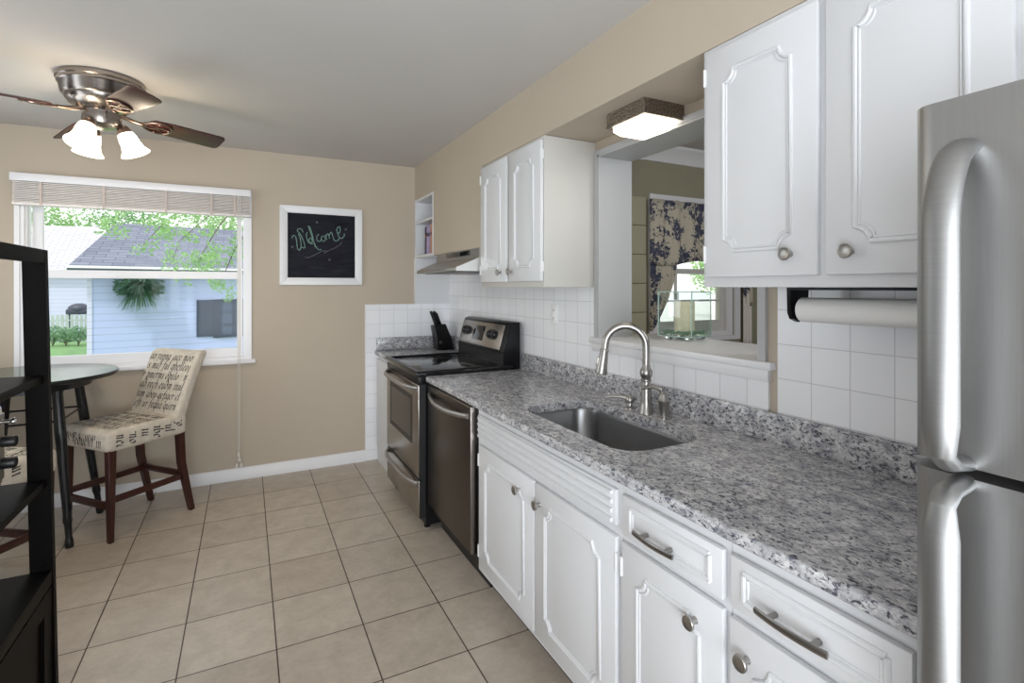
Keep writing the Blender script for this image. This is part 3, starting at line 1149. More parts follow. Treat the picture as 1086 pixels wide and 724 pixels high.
hv = thing('lever_valve', 'brushed nickel lever valve right of the gooseneck faucet', 'faucet', (1.470, 1.548, ZT))
b = MB()
b.lathe([(0.027, 0.0), (0.027, 0.006), (0.0225, 0.009), (0.0225, 0.062), (0.0245, 0.065), (0.0245, 0.070), (0.021, 0.074), (0.019, 0.086), (0.012, 0.098), (0.0, 0.102)], (1.470, 1.548, ZT), seg=26)
b.build('valve_body', 'brushed_nickel', hv)
b = MB()
b.tube([(1.470, 1.548, ZT + 0.090), (1.462, 1.560, ZT + 0.112), (1.448, 1.585, ZT + 0.118), (1.428, 1.628, ZT + 0.106)], [0.008, 0.0075, 0.007, 0.0055], 12)
b.sphere((1.464, 1.556, ZT + 0.112), 0.0105, 12)
b.build('lever', 'brushed_nickel', hv)

sd = thing('soap_dispenser', 'small brushed nickel soap dispenser left of the faucet', 'dispenser', (1.462, 1.742, ZT))
b = MB()
b.lathe([(0.024, 0.0), (0.024, 0.004), (0.012, 0.009), (0.0105, 0.022), (0.018, 0.027), (0.0195, 0.036), (0.016, 0.046), (0.010, 0.052), (0.0, 0.054)], (1.462, 1.742, ZT), seg=24)
b.build('pump', 'brushed_nickel', sd)
b = MB()
b.tube([(1.462, 1.742, ZT + 0.038), (1.435, 1.765, ZT + 0.045), (1.405, 1.792, ZT + 0.047), (1.385, 1.805, ZT + 0.040)], [0.008, 0.007, 0.006, 0.005], 10)
b.build('nozzle', 'brushed_nickel', sd)

# ------------------------------------------------------------------ dishwasher
DY0, DY1 = 2.238, 2.872
dw = thing('dishwasher', 'dark stainless dishwasher between the range and the sink cabinet', 'dishwasher', (1.25, (DY0 + DY1) / 2, 0))
b = MB()
b.box(0.965, XR - 0.02, 2.208, 2.888, 0.10, ZT - 0.036)
b.build('body', 'black_satin', dw)
b = MB()
b.box(1.02, XR - 0.02, 2.208, 2.888, 0.0, 0.10)
b.build('kick_plate', 'black_satin', dw)
b = MB()
b.prism([(0.930, 0.165), (0.930, 0.845), (0.936, 0.852), (0.963, 0.852), (0.963, 0.160), (0.936, 0.160)], 'y', DY0, DY1, bev=0.0015)
dd = b.build('door', 'dark_stainless', dw)
b = MB()
n = 16
pts = []
for i in range(n + 1):
    u = -1 + 2 * i / n
    pts.append((0.929 - 0.040 * (1 - abs(u) ** 2.2), (DY0 + DY1) / 2 + u * 0.285, 0.800 - 0.012 * (1 - u * u)))
b.tube(pts, 0.0105, 12, flat=((0, 0, 1), 1.25))
b.build('handle', 'stainless', dd)
b = MB()
b.box(0.931, 0.9625, DY0 - 0.0035, DY0, 0.162, 0.850, 0.001)
b.build('edge_trim', 'pewter', dd)

# ------------------------------------------------------------------ range
RY0, RY1 = 2.898, 3.662
ra = thing('range', 'freestanding black and stainless electric range', 'range', (1.22, (RY0 + RY1) / 2, 0))
b = MB()
b.box(0.925, 1.54, RY0, RY1, 0.03, 0.895)
for (x, y) in ((0.95, RY0 + 0.05), (0.95, RY1 - 0.05), (1.5, RY0 + 0.05), (1.5, RY1 - 0.05)):
    b.lathe([(0.018, 0), (0.018, 0.03)], (x, y, 0), seg=12)
b.build('body', 'black_satin', ra)
b = MB()
b.box(0.868, 1.500, RY0 - 0.001, RY1 + 0.001, 0.893, 0.920, 0.008, seg=3)
ct = b.build('cooktop', 'black_gloss', ra)
b = MB()
b.frame_plate((0.874, 1.450, RY0 + 0.004, RY1 - 0.004), (0.900, 1.430, RY0 + 0.03, RY1 - 0.03), 'z', 0.9195, 0.9235)
b.build('cooktop_rim', 'black_satin', ct)
for (x, y, r) in ((1.04, 3.08, 0.105), (1.04, 3.47, 0.085), (1.31, 3.08, 0.085), (1.31, 3.47, 0.105)):
    b = MB()
    b.lathe([(r, 0), (r, 0.0004), (r - 0.003, 0.0004), (r - 0.003, 0)], (x, y, 0.9200), seg=40, closed=True)
    b.build('burner_ring', 'black_plastic', ct)
b = MB()
b.box(0.885, 0.925, RY0 + 0.004, RY1 - 0.004, 0.845, 0.893, 0.004)
b.build('vent_trim', 'black_satin', ra)
b = MB()
b.box(0.884, 0.889, RY0 + 0.006, RY1 - 0.006, 0.305, 0.842, 0.0015)
od = b.build('oven_door', 'range_stainless', ra)
b = MB()
b.frame_plate((RY0 + 0.135, RY1 - 0.10, 0.475, 0.765), (RY0 + 0.165, RY1 - 0.13, 0.503, 0.737), 'x', 0.8815, 0.8845)
b.build('window_frame', 'black_satin', od)
b = MB()
b.box(0.8822, 0.8842, RY0 + 0.165, RY1 - 0.13, 0.503, 0.737)
b.build('oven_window', 'black_gloss', od)


def bar_handle(x, y0, y1, z, bow, r):
    b = MB()
    pts = []
    for i in range(19):
        u = -1 + 2 * i / 18
        pts.append((x - bow * (1 - abs(u) ** 5), (y0 + y1) / 2 + u * (y1 - y0) / 2, z))
    b.tube(pts, r, 12, flat=((0, 0, 1), 1.3))
    return b


bar_handle(0.885, RY0 + 0.02, RY1 - 0.02, 0.822, 0.050, 0.011).build('handle', 'stainless', od)
b = MB()
b.box(0.886, 0.891, RY0 + 0.006, RY1 - 0.006, 0.075, 0.290, 0.0015)
dr = b.build('warming_drawer', 'range_stainless', ra)
bar_handle(0.887, RY0 + 0.02, RY1 - 0.02, 0.268, 0.045, 0.011).build('handle', 'stainless', dr)
b = MB()
b.box(0.900, 0.925, RY0 + 0.01, RY1 - 0.01, 0.290, 0.305)
b.box(0.889, 0.925, RY0 + 0.004, RY1 - 0.004, 0.307, 0.845)
b.box(0.891, 0.925, RY0 + 0.004, RY1 - 0.004, 0.072, 0.290)
b.build('door_core', 'black_plastic', ra)
b = MB()
b.prism([(1.425, 0.918), (1.430, 0.985), (1.425, 1.005), (1.475, 1.178), (1.500, 1.188), (1.545, 1.188), (1.545, 0.90), (1.425, 0.90)], 'y', RY0, RY1, bev=0.004)
bgd = b.build('backguard', 'black_satin', ra)
# control fascia lies on the sloped front of the backguard
sl = Vector((0.050, 0, 0.173))
sl.normalize()
nrm = Vector((-sl.z, 0, sl.x))
MF = Matrix((( -nrm.x, 0, sl.x, 1.425), (0, 1, 0, 0), (-nrm.z, 0, sl.z, 1.005), (0, 0, 0, 1)))
b = MB()
b.box(-0.006, 0.004, RY0 + 0.055, RY1 - 0.012, 0.006, 0.168, 0.003, M=MF)
fas = b.build('control_fascia', 'range_stainless', bgd)
b = MB()
b.box(-0.0075, 0.0, 3.235, 3.415, 0.040, 0.142, 0.001, M=MF)
b.build('display', 'black_gloss', fas)
for (ya, yb_) in ((3.018, 3.185), (3.465, 3.63)):
    b = MB()
    n = 20
    pts = [( (ya + yb_) / 2 + (yb_ - ya) / 2 * math.copysign(abs(math.cos(2 * PI * k / n)) ** 0.6, math.cos(2 * PI * k / n)), 0.095 + 0.034 * math.copysign(abs(math.sin(2 * PI * k / n)) ** 0.8, math.sin(2 * PI * k / n))) for k in range(n)]
    t_ = MB()
    t_.prism(pts, 'x', -0.0078, 0.0)
    t_.bm.transform(MF)
    kp = t_.build('knob_panel', 'black_plastic', fas)
    for s in (0.28, 0.72):
        t_ = MB()
        t_.lathe([(0.024, 0.0), (0.022, 0.014), (0.020, 0.017), (0, 0.017)], (-0.0078, ya + (yb_ - ya) * s, 0.095), (-1, 0, 0), 20, cap=False)
        t_.box(-0.030, -0.020, ya + (yb_ - ya) * s - 0.004, ya + (yb_ - ya) * s + 0.004, 0.076, 0.114, 0.002)
        t_.bm.transform(MF)
        t_.build('dial', 'black_plastic', kp)

# ------------------------------------------------------------------ range hood
HY0, HY1 = 2.892, 3.700
hd = thing('range_hood', 'stainless under-cabinet range hood above the range', 'hood', (1.4, (HY0 + HY1) / 2, 1.505))
b = MB()
b.prism([(1.268, 1.654), (XR - TT - G, 1.654), (XR - TT - G, 1.508), (1.112, 1.508), (1.112, 1.530), (1.268, 1.592)], 'y', HY0 + 0.012, HY1, bev=0.003)
b.build('canopy', 'stainless', hd)
b = MB()
b.box(1.2645, 1.270, HY0 + 0.16, HY0 + 0.60, 1.615, 1.645, 0.001)
b.build('vent_grille', 'black_gloss', hd)
b = MB()
b.prism([(1.266, 1.654), (XR - TT - G, 1.654), (XR - TT - G, 1.508), (1.112, 1.508), (1.112, 1.530), (1.266, 1.594)], 'y', HY0, HY0 + 0.011)
b.build('end_cap', 'hood_end_lit', hd)
b = MB()
b.box(1.16, 1.52, HY0 + 0.08, HY1 - 0.06, 1.504, 1.509)
b.build('filter', 'dark_stainless', hd)

# ------------------------------------------------------------------ niche shelf by the corner
nt = thing('niche_shelf', 'narrow white open shelf unit built in beside the hood chase', 'shelf', (1.42, 4.03, 1.655))
b = MB()
b.box(XF - 0.004, XR - 0.002, YB - 0.030, YB - 0.010, 1.27, ZS - 0.002)
b.box(XF - 0.004, XR - 0.002, 3.801, 3.818, 1.655, ZS - 0.002)
b.box(XR - 0.02, XR - 0.002, 3.818, YB - 0.030, 1.655, ZS - 0.002)
b.build('side_panel', 'white_cabinet', nt)
for z, th_ in ((1.655, 0.020), (1.938, 0.018), (ZS - 0.022, 0.020)):
    b = MB()
    b.box(XF - 0.002, XR - 0.02, 3.818, YB - 0.030, z, z + th_)
    b.build('shelf_board', 'white_cabinet', nt)
books = [('tall dark book at the left of the niche shelf', 'book_dark', 4.075, 0.020, 0.226), ('blue spined book in the niche shelf', 'book_blue', 4.048, 0.022, 0.232),
         ('pale mauve book in the niche shelf', 'book_mauve', 4.016, 0.034, 0.238), ('pale mauve thick book beside the peach book', 'book_mauve', 3.974, 0.040, 0.230),
         ('peach spined book at the right of the niche shelf', 'book_peach', 3.925, 0.030, 0.236)]
for lab, mt, y, w, h in books:
    r_ = thing('book', lab, 'book', (1.40, y, 1.675), group='books on the niche shelf')
    b = MB()
    b.box(1.302, 1.46, y, y + 0.003, 1.675, 1.675 + h)
    b.box(1.302, 1.46, y + w - 0.003, y + w, 1.675, 1.675 + h)
    b.box(1.300, 1.304, y, y + w, 1.675, 1.675 + h, 0.001)
    b.build('cover', mt, r_)
    b = MB()
    b.box(1.304, 1.455, y + 0.003, y + w - 0.003, 1.679, 1.671 + h)
    b.build('pages', 'towel_paper', r_)
    b = MB()
    b.box(1.2992, 1.3005, y + 0.003, y + w - 0.003, 1.675 + h * 0.62, 1.675 + h * 0.74)
    b.build('spine_panel', 'book_dark' if mt != 'book_dark' else 'book_peach', r_)
og = thing('scroll_ornament', 'small dark metal scroll ornament on the upper niche shelf', 'ornament', (1.33, 3.92, 1.956))
b = MB()
for dy, s in ((0.0, 1), (0.055, -1)):
    pts = []
    for i in range(28):
        a = i / 27 * 2.6 * PI
        rr = 0.006 + 0.030 * (1 - i / 27)
        pts.append((1.33, 3.90 + dy + s * rr * math.cos(a), 2.000 + rr * math.sin(a) + 0.045 * (i / 27)))
    b.tube(pts, 0.0035, 6)
b.build('scroll', 'black_satin', og)
b = MB()
b.box(1.30, 1.36, 3.87, 3.985, 1.956, 1.964, 0.002)
b.build('foot', 'black_satin', og)

# ------------------------------------------------------------------ knife block and knives
KX, KY = 1.452, 4.105
kb = thing('knife_block', 'black slanted knife block on the corner worktop', 'knife block', (KX, KY, ZT))
b = MB()
b.prism([(KX - 0.055, ZT), (KX + 0.078, ZT), (KX + 0.066, ZT + 0.09), (KX + 0.012, ZT + 0.215), (KX - 0.085, ZT + 0.200), (KX - 0.055, ZT + 0.09)], 'y', KY - 0.058, KY + 0.058, bev=0.006)
b.build('block', 'black_satin', kb)
b = MB()
b.lathe([(0.016, 0), (0.016, 0.002), (0.0, 0.002)], (KX - 0.035, KY - 0.058, ZT + 0.065), (0, -1, 0), 18, cap=False)
b.build('badge', 'pewter', kb)
kdir = Vector((-0.36, 0.0, 0.93)).normalized()
kn = [(-0.040, 0.076, 0.10), (-0.014, 0.076, 0.112), (0.014, 0.076, 0.118), (0.038, 0.076, 0.108), (-0.030, 0.102, 0.115), (0.000, 0.102, 0.122), (0.030, 0.102, 0.118)]
klab = ['near', 'far']
for i, (dx, dy, ln) in enumerate(kn):
    p0 = Vector((KX + 0.052 - dy, KY + dx, ZT + 0.212 - (dy - 0.05) * 0.16))
    k_ = thing('knife', 'dark steel handled knife standing in the black knife block', 'knife', tuple(p0), group='knives in the knife block')
    b = MB()
    b.tube([p0 - kdir * 0.005, p0 + kdir * 0.02, p0 + kdir * ln * 0.6, p0 + kdir * ln], [0.008, 0.0095, 0.0085, 0.010], 10, flat=((1, 0, 0), 0.75))
    b.build('handle', 'black_satin', k_)
    b = MB()
    b.lathe([(0.0075, 0), (0.0075, 0.004), (0, 0.004)], p0 + kdir * ln, kdir, 10, cap=False)
    b.build('cap', 'pewter', k_)

# ------------------------------------------------------------------ wall outlet
wo = thing('wall_outlet', 'white outlet plate on the tile right of the range', 'outlet', (XR, 2.525, 1.255))
b = MB()
b.box(XR - TT - 0.006, XR - TT, 2.489, 2.561, 1.198, 1.312, 0.002)
b.build('cover_plate', 'plastic_white', wo)
for z in (1.232, 1.278):
    b = MB()
    b.box(XR - TT - 0.008, XR - TT - 0.005, 2.510, 2.540, z - 0.014, z + 0.014, 0.001)
    b.box(XR - TT - 0.0085, XR - TT - 0.007, 2.516, 2.518, z - 0.006, z + 0.006, mi=1)
    b.box(XR - TT - 0.0085, XR - TT - 0.007, 2.532, 2.534, z - 0.006, z + 0.006, mi=1)
    b.build('socket', ['plastic_white', 'black_plastic'], wo)

# ------------------------------------------------------------------ paper towels
ph = thing('towel_holder', 'black paper towel holder under the right wall cabinet', 'holder', (1.44, 0.76, 1.41))
b = MB()
for y in (0.9635, 0.520):
    b.prism([(1.400, 1.409), (1.485, 1.409), (1.478, 1.335), (1.468, 1.318), (1.44, 1.308), (1.412, 1.318), (1.403, 1.335)], 'y', y, y + 0.012)
b.box(1.40, 1.485, 0.520, 0.9755, 1.402, 1.409)
b.tube([(1.44, 0.530, 1.345), (1.44, 0.970, 1.345)], 0.007, 10)
b.build('bracket', 'black_satin', ph)
pr = thing('paper_towel_roll', 'white paper towel roll held under the right wall cabinet', 'paper towel', (1.44, 0.74, 1.345))
b = MB()
b.lathe([(0.020, 0.0), (0.0335, 0.0), (0.0355, 0.002), (0.0355, 0.411), (0.0335, 0.413), (0.020, 0.413)], (1.44, 0.541, 1.345), (0, 1, 0), 40, closed=True)
b.build('paper', 'towel_paper', pr)
b = MB()
b.lathe([(0.017, 0.0), (0.0195, 0.0), (0.0195, 0.413), (0.017, 0.413)], (1.44, 0.541, 1.345), (0, 1, 0), 24, closed=True)
b.build('tube', 'fence_wood', pr)

# ------------------------------------------------------------------ refrigerator
FX, FY1, FY0 = 0.848, 0.402, -0.345
fr = thing('refrigerator', 'stainless top-freezer refrigerator at the end of the counter', 'refrigerator', (1.2, 0.03, 0))
b = MB()
b.box(0.925, XR - 0.02, FY0 + 0.005, FY1 - 0.006, 0.05, 1.655, 0.004)
b.box(0.95, XR - 0.05, FY0 + 0.02, FY1 - 0.02, 0.0, 0.05)
b.build('body', 'pewter', fr)


def fridge_door(z0, z1):
    r = 0.030
    pts = [(0.918, FY1), (0.918, FY0)]
    pts += arc(FX + r, FY0 + r, r, 1.5 * PI, PI, 6)
    # gently bowed front
    for i in range(1, 10):
        u = i / 10
        y = FY0 + r + (FY1 - FY0 - 2 * r) * u
        pts.append((FX - 0.004 * math.sin(PI * u), y))
    pts += arc(FX + r, FY1 - r, r, PI, PI / 2, 6)
    b = MB()
    b.prism(pts, 'z', z0, z1)
    return b


fz = fridge_door(1.172, 1.665).build('freezer_door', 'stainless_vertical', fr, angle=50)
fd = fridge_door(0.075, 1.158).build('fridge_door', 'stainless_vertical', fr, angle=50)
b = MB()
b.box(0.900, 1.2, 0.33, FY1 - 0.004, 1.655, 1.672, 0.003)
b.build('hinge_cover', 'black_plastic', fr)


def fridge_handle(z_end, z_top, name, parent):
    s = 1 if z_top > z_end else -1
    hy = 0.338
    b = MB()
    path = [(FX + 0.004, z_end), (FX - 0.040, z_end + s * 0.006), (FX - 0.057, z_end + s * 0.02)]
    path += [(FX - 0.060, z_end + s * k) for k in (0.06, 0.15)]
    L = abs(z_top - z_end)
    for i in range(0, 9):
        a = PI / 2 * i / 8
        path.append((FX - 0.060 + 0.066 * (1 - math.cos(a)), z_end + s * (L - 0.115 + 0.115 * math.sin(a))))
    b.tube([(x, hy, z) for x, z in path], [0.010] * 3 + [0.0135] * (len(path) - 3), 16, flat=((0, 1, 0), 1.55))
    return b.build(name, 'handle_steel', parent)


fridge_handle(1.176, 1.595, 'handle', fz)
fridge_handle(1.152, 0.62, 'handle', fd)

# ------------------------------------------------------------------ pass-through ceiling light
cl = thing('ceiling_light', 'square hammered metal flush light under the soffit over the sink', 'light', (1.468, 1.645, ZS))
b = MB()
b.frame_plate((1.365, 1.571, 1.540, 1.775), (1.371, 1.565, 1.546, 1.769), 'z', 2.085, ZS - 0.001)
b.frame_plate((1.362, 1.574, 1.537, 1.778), (1.371, 1.565, 1.546, 1.769), 'z', 2.0835, 2.089)
b.build('frame', 'hammered_metal', cl)
b = MB()
bm = b.bm
lv = [(0.008, 2.092), (0.010, 2.066), (0.030, 2.048), (0.055, 2.044)]
rg = []
for ins, z in lv:
    rg.append([bm.verts.new((x, y, z)) for x, y in rrect(1.371 + ins, 1.565 - ins, 1.546 + ins, 1.769 - ins, 0.012, 3)])
for A, B in zip(rg[:-1], rg[1:]):
    for i in range(len(A)):
        bm.faces.new((A[i], A[(i + 1) % len(A)], B[(i + 1) % len(A)], B[i]))
bm.faces.new(rg[-1])
bm.faces.new(rg[0])
b.build('diffuser', 'lit_diffuser', cl)
area_light('sink_lamp', (1.468, 1.657, 2.040), (1.468, 1.657, 1.0), 0.15, 0.17, 0.45, (1.0, 0.87, 0.68))

# ------------------------------------------------------------------ ceiling fan
CX, CY = -0.632, 3.180
fan = thing('ceiling_fan', 'bronze ceiling fan with four dark wood blades and three lit shades', 'ceiling fan', (CX, CY, ZC))
b = MB()
b.lathe([(0.172, 0.0), (0.178, -0.006), (0.178, -0.022), (0.172, -0.027), (0.172, -0.040), (0.166, -0.046), (0.158, -0.085), (0.146, -0.096), (0.146, -0.104), (0.128, -0.128), (0.098, -0.150), (0.066, -0.158), (0.066, -0.172), (0.0, -0.172)], (CX, CY, ZC), seg=48, cap=False)
b.build('motor_housing', 'pewter', fan)
b = MB()
b.lathe([(0.060, -0.172), (0.078, -0.176), (0.080, -0.205), (0.074, -0.222), (0.045, -0.238), (0.020, -0.244), (0.0, -0.245)], (CX, CY, ZC), seg=36, cap=False)
b.build('light_kit', 'pewter', fan)
ZBL = 2.268
for k, ph_ in enumerate((26.0, 117.0, 207.0, 297.0)):
    a = R(ph_)
    u = Vector((math.cos(a), math.sin(a), 0))
    w = Vector((-math.sin(a), math.cos(a), 0))
    tilt = R(-17)
    M4 = Matrix.Translation((CX, CY, ZBL)) @ Matrix.Rotation(a, 4, 'Z') @ Matrix.Rotation(R(3.0), 4, 'Y') @ Matrix.Rotation(tilt, 4, 'X')
    b = MB()
    out_ = [(0.215, -0.052), (0.30, -0.060), (0.535, -0.066)] + [(0.535 + 0.025 * math.sin(t), -0.041 - 0.025 * math.cos(t)) for t in (0.4, 0.9, 1.4)] + [(0.56, -0.03), (0.56, 0.03)] + [(0.535 + 0.025 * math.cos(t), 0.041 + 0.025 * math.sin(t)) for t in (0.2, 0.7, 1.2)] + [(0.535, 0.066), (0.30, 0.060), (0.215, 0.052), (0.195, 0.030), (0.195, -0.030)]
    b.prism(out_, 'z', -0.003, 0.004, bev=0.0012)
    b.bm.transform(M4)
    bl = b.build('blade', 'blade_wood', fan)
    b = MB()
    # scrolled blade iron: arm and open pear-shaped loop under the blade
    b.tube([(0.060, 0, 0.015), (0.10, 0, 0.0), (0.15, 0, -0.008), (0.175, 0, -0.007)], [0.012, 0.010, 0.009, 0.008], 10)
    loop = [(0.235 + 0.065 * math.cos(t), 0.046 * math.sin(t) * (1 + 0.25 * math.cos(t)), -0.008) for t in [2 * PI * i / 24 for i in range(24)]]
    b.tube(loop, 0.006, 8, closed=True)
    b.tube([(0.175, 0, -0.008), (0.21, 0.016, -0.008), (0.26, -0.010, -0.008), (0.298, 0.0, -0.008)], 0.005, 8)
    b.tube([(0.19, -0.026, -0.008), (0.225, -0.004, -0.008), (0.27, 0.034, -0.008)], 0.004, 8)
    for (x, y) in ((0.235, 0.040), (0.235, -0.040), (0.29, 0.0)):
        b.sphere((x, y, -0.010), 0.007, 8)
    b.bm.transform(M4)
    b.build('blade_iron', 'bronze', bl)

for ph_ in (-113.0, 3.0, 125.0):
    a = R(ph_)
    u = Vector((math.cos(a), math.sin(a), 0))
    p0 = Vector((CX, CY, ZC - 0.207)) + u * 0.058
    ax = (u * 0.40 + Vector((0, 0, -0.90))).normalized()
    p1 = p0 + u * 0.022 + Vector((0, 0, -0.012))
    b = MB()
    b.tube([p0, p0 + u * 0.012, p1], 0.012, 12)
    b.lathe([(0.014, -0.006), (0.026, 0.004), (0.031, 0.020), (0.032, 0.034), (0.029, 0.036)], p1, ax, 22)
    fit = b.build('lamp_fitter', 'bronze', fan)
    b = MB()
    q0 = p1 + ax * 0.028
    prof = [(0.0275, 0.0), (0.036, 0.008), (0.041, 0.032), (0.043, 0.060), (0.050, 0.086), (0.066, 0.110), (0.0645, 0.111), (0.048, 0.086), (0.0405, 0.060), (0.0385, 0.032), (0.033, 0.008), (0.025, 0.0)]
    b.lathe(prof, q0, ax, 28, closed=True)
    b.build('lamp_shade', 'lit_shade', fit)
    b = MB()
    b.sphere(q0 + ax * 0.055, 0.022, 12)
    b.build('bulb', 'lit_shade', fit)
    l = bpy.data.lights.new('fan_lamp', 'SPOT')
    l.energy = 4.0
    l.color = (1.0, 0.80, 0.56)
    l.shadow_soft_size = 0.03
    l.spot_size = R(150)
    l.spot_blend = 0.6
    lo = bpy.data.objects.new('fan_lamp', l)
    COL.objects.link(lo)
    lo.location = q0 + ax * 0.118
    lo.rotation_euler = ax.to_track_quat('-Z', 'Y').to_euler()
    l2 = bpy.data.lights.new('fan_uplight', 'POINT')
    l2.energy = 1.1
    l2.color = (1.0, 0.82, 0.6)
    l2.shadow_soft_size = 0.03
    lo2 = bpy.data.objects.new('fan_uplight', l2)
    COL.objects.link(lo2)
    lo2.location = q0 + ax * 0.03 + u * 0.075

# ------------------------------------------------------------------ window blind
bd = thing('window_blind', 'white woven blind drawn up at the top of the window', 'blind', (-0.63, YB - 0.04, 2.115))
b = MB()
b.box(-1.292, 0.028, YB - 0.072, YB - 0.011, 2.068, 2.117, 0.003)
b.build('headrail', 'white_vinyl', bd)
b = MB()
random.seed(4)
for k in range(13):
    z = 1.940 + k * 0.0098
    dy = 0.004 * math.sin(k * 1.9)
    b.box(-1.280, 0.022, YB - 0.062 + dy, YB - 0.014 + dy, z, z + 0.0055, 0.0015, seg=1)
b.build('slats', 'blind_white', bd)
b = MB()
b.box(-1.284, 0.024, YB - 0.064, YB - 0.012, 1.921, 1.938, 0.004)
b.build('bottom_rail', 'blind_white', bd)
for x in (-1.145, -0.83, -0.49, -0.22, -0.075):
    b = MB()
    b.box(x - 0.006, x + 0.006, YB - 0.0685, YB - 0.065, 1.921, 2.068)
    b.build('ladder_tape', 'blind_tape', bd)
b = MB()
xc = -0.055
b.tube([(xc, YB - 0.074, 2.07), (xc, YB - 0.072, 1.5), (xc + 0.002, YB - 0.06, 0.84), (xc + 0.004, YB - 0.05, 0.20)], 0.0024, 6)
b.tube([(xc + 0.014, YB - 0.074, 2.07), (xc + 0.012, YB - 0.072, 1.5), (xc + 0.012, YB - 0.06, 0.84), (xc + 0.010, YB - 0.05, 0.20)], 0.0024, 6)
b.build('pull_cord', 'cord_white', bd)
for (dx, z) in ((0.004, 0.185), (0.010, 0.150), (-0.008, 0.108), (0.022, 0.108)):
    b = MB()
    b.lathe([(0.003, 0.03), (0.009, 0.018), (0.011, 0.0), (0.0, -0.002)], (xc + dx, YB - 0.05, z), seg=12, cap=False)
    b.tube([(xc + dx, YB - 0.05, z + 0.02), (xc + 0.007, YB - 0.05, 0.21)], 0.0015, 5)
    b.build('tassel', 'cord_white', bd)

# ------------------------------------------------------------------ stroke lettering
GL = {
    'a': (0.72, [[(0.55, 0.95), (0.25, 1.0), (0.05, 0.6), (0.1, 0.15), (0.3, 0.0), (0.52, 0.3)], [(0.58, 1.0), (0.52, 0.3), (0.6, 0.0), (0.72, 0.1)]]),
    'b': (0.70, [[(0.12, 1.75), (0.08, 0.2), (0.3, 0.0), (0.58, 0.25), (0.58, 0.75), (0.35, 1.0), (0.1, 0.75)]]),
    'c': (0.58, [[(0.55, 0.9), (0.3, 1.0), (0.06, 0.6), (0.12, 0.15), (0.32, 0.0), (0.55, 0.18)]]),
    'd': (0.74, [[(0.2, 1.75), (0.45, 1.4), (0.62, 0.8), (0.55, 0.2), (0.3, 0.0), (0.06, 0.3), (0.12, 0.8), (0.36, 1.0), (0.6, 0.8)]]),
    'e': (0.60, [[(0.08, 0.5), (0.5, 0.72), (0.42, 0.98), (0.2, 0.95), (0.05, 0.5), (0.14, 0.1), (0.34, 0.0), (0.56, 0.2)]]),
    'f': (0.50, [[(0.6, 1.65), (0.4, 1.75), (0.26, 1.4), (0.22, 0.2), (0.1, -0.45)], [(0.02, 0.95), (0.48, 1.0)]]),
    'g': (0.70, [[(0.56, 0.95), (0.25, 1.0), (0.06, 0.6), (0.14, 0.15), (0.34, 0.05), (0.54, 0.35)], [(0.58, 1.0), (0.54, -0.2), (0.34, -0.6), (0.06, -0.45)]]),
    'h': (0.70, [[(0.12, 1.75), (0.1, 0.0)], [(0.1, 0.7), (0.36, 1.0), (0.56, 0.8), (0.54, 0.0), (0.4, -0.3)]]),
    'i': (0.34, [[(0.04, 0.88), (0.16, 1.0), (0.14, 0.1), (0.24, 0.0), (0.34, 0.12)], [(0.16, 1.4), (0.24, 1.48)]]),
    'l': (0.34, [[(0.12, 1.75), (0.12, 0.15), (0.22, 0.0), (0.34, 0.12)]]),
    'm': (1.05, [[(0.02, 0.88), (0.14, 1.0), (0.12, 0.0)], [(0.12, 0.75), (0.34, 1.0), (0.48, 0.85), (0.46, 0.0)], [(0.46, 0.75), (0.7, 1.0), (0.84, 0.85), (0.82, 0.1), (0.92, 0.0), (1.04, 0.12)]]),
    'n': (0.72, [[(0.02, 0.88), (0.14, 1.0), (0.12, 0.0)], [(0.12, 0.75), (0.36, 1.0), (0.52, 0.85), (0.5, 0.1), (0.6, 0.0), (0.72, 0.12)]]),
    'o': (0.64, [[(0.32, 1.0), (0.08, 0.7), (0.08, 0.25), (0.3, 0.0), (0.54, 0.3), (0.54, 0.75), (0.32, 1.0)]]),
    'p': (0.72, [[(0.02, 0.9), (0.16, 1.05), (0.12, -0.7)], [(0.13, 0.75), (0.36, 1.0), (0.6, 0.75), (0.56, 0.2), (0.34, 0.0), (0.13, 0.2)]]),
    'q': (0.70, [[(0.56, 0.95), (0.25, 1.0), (0.06, 0.6), (0.14, 0.15), (0.34, 0.0), (0.55, 0.3)], [(0.6, 1.05), (0.56, -0.7)]]),
    'r': (0.54, [[(0.02, 0.88), (0.14, 1.0), (0.12, 0.0)], [(0.12, 0.7), (0.34, 1.0), (0.52, 0.85)]]),
    's': (0.52, [[(0.48, 0.88), (0.28, 1.0), (0.1, 0.78), (0.4, 0.35), (0.3, 0.02), (0.04, 0.12)]]),
    't': (0.46, [[(0.2, 1.35), (0.16, 0.2), (0.26, 0.0), (0.44, 0.12)], [(0.02, 0.95), (0.42, 1.0)]]),
    'u': (0.72, [[(0.02, 0.9), (0.12, 1.0), (0.1, 0.2), (0.26, 0.0), (0.5, 0.25)], [(0.54, 1.0), (0.52, 0.1), (0.62, 0.0), (0.72, 0.12)]]),
    'x': (0.60, [[(0.04, 0.95), (0.5, 0.0)], [(0.54, 1.0), (0.02, -0.1)]]),
    '-': (0.40, [[(0.04, 0.5), (0.34, 0.62)]]),
    '.': (0.30, [[(0.1, 0.45), (0.2, 0.55)]]),
    "'": (0.01, [[(-0.35, 1.35), (-0.15, 1.55)]]),
    'B': (0.80, [[(0.12, 1.6), (0.12, 0.0)], [(0.0, 1.5), (0.4, 1.65), (0.62, 1.3), (0.3, 0.9), (0.66, 0.5), (0.4, 0.0), (0.02, 0.08)]]),
    'W': (1.5, [[(0.0, 1.2), (0.18, 1.45), (0.3, 1.2), (0.42, 0.0), (0.55, 0.4), (0.72, 1.3), (0.85, 0.5), (0.98, 0.1), (1.1, 0.9), (1.2, 1.65), (1.38, 1.5)]]),
}


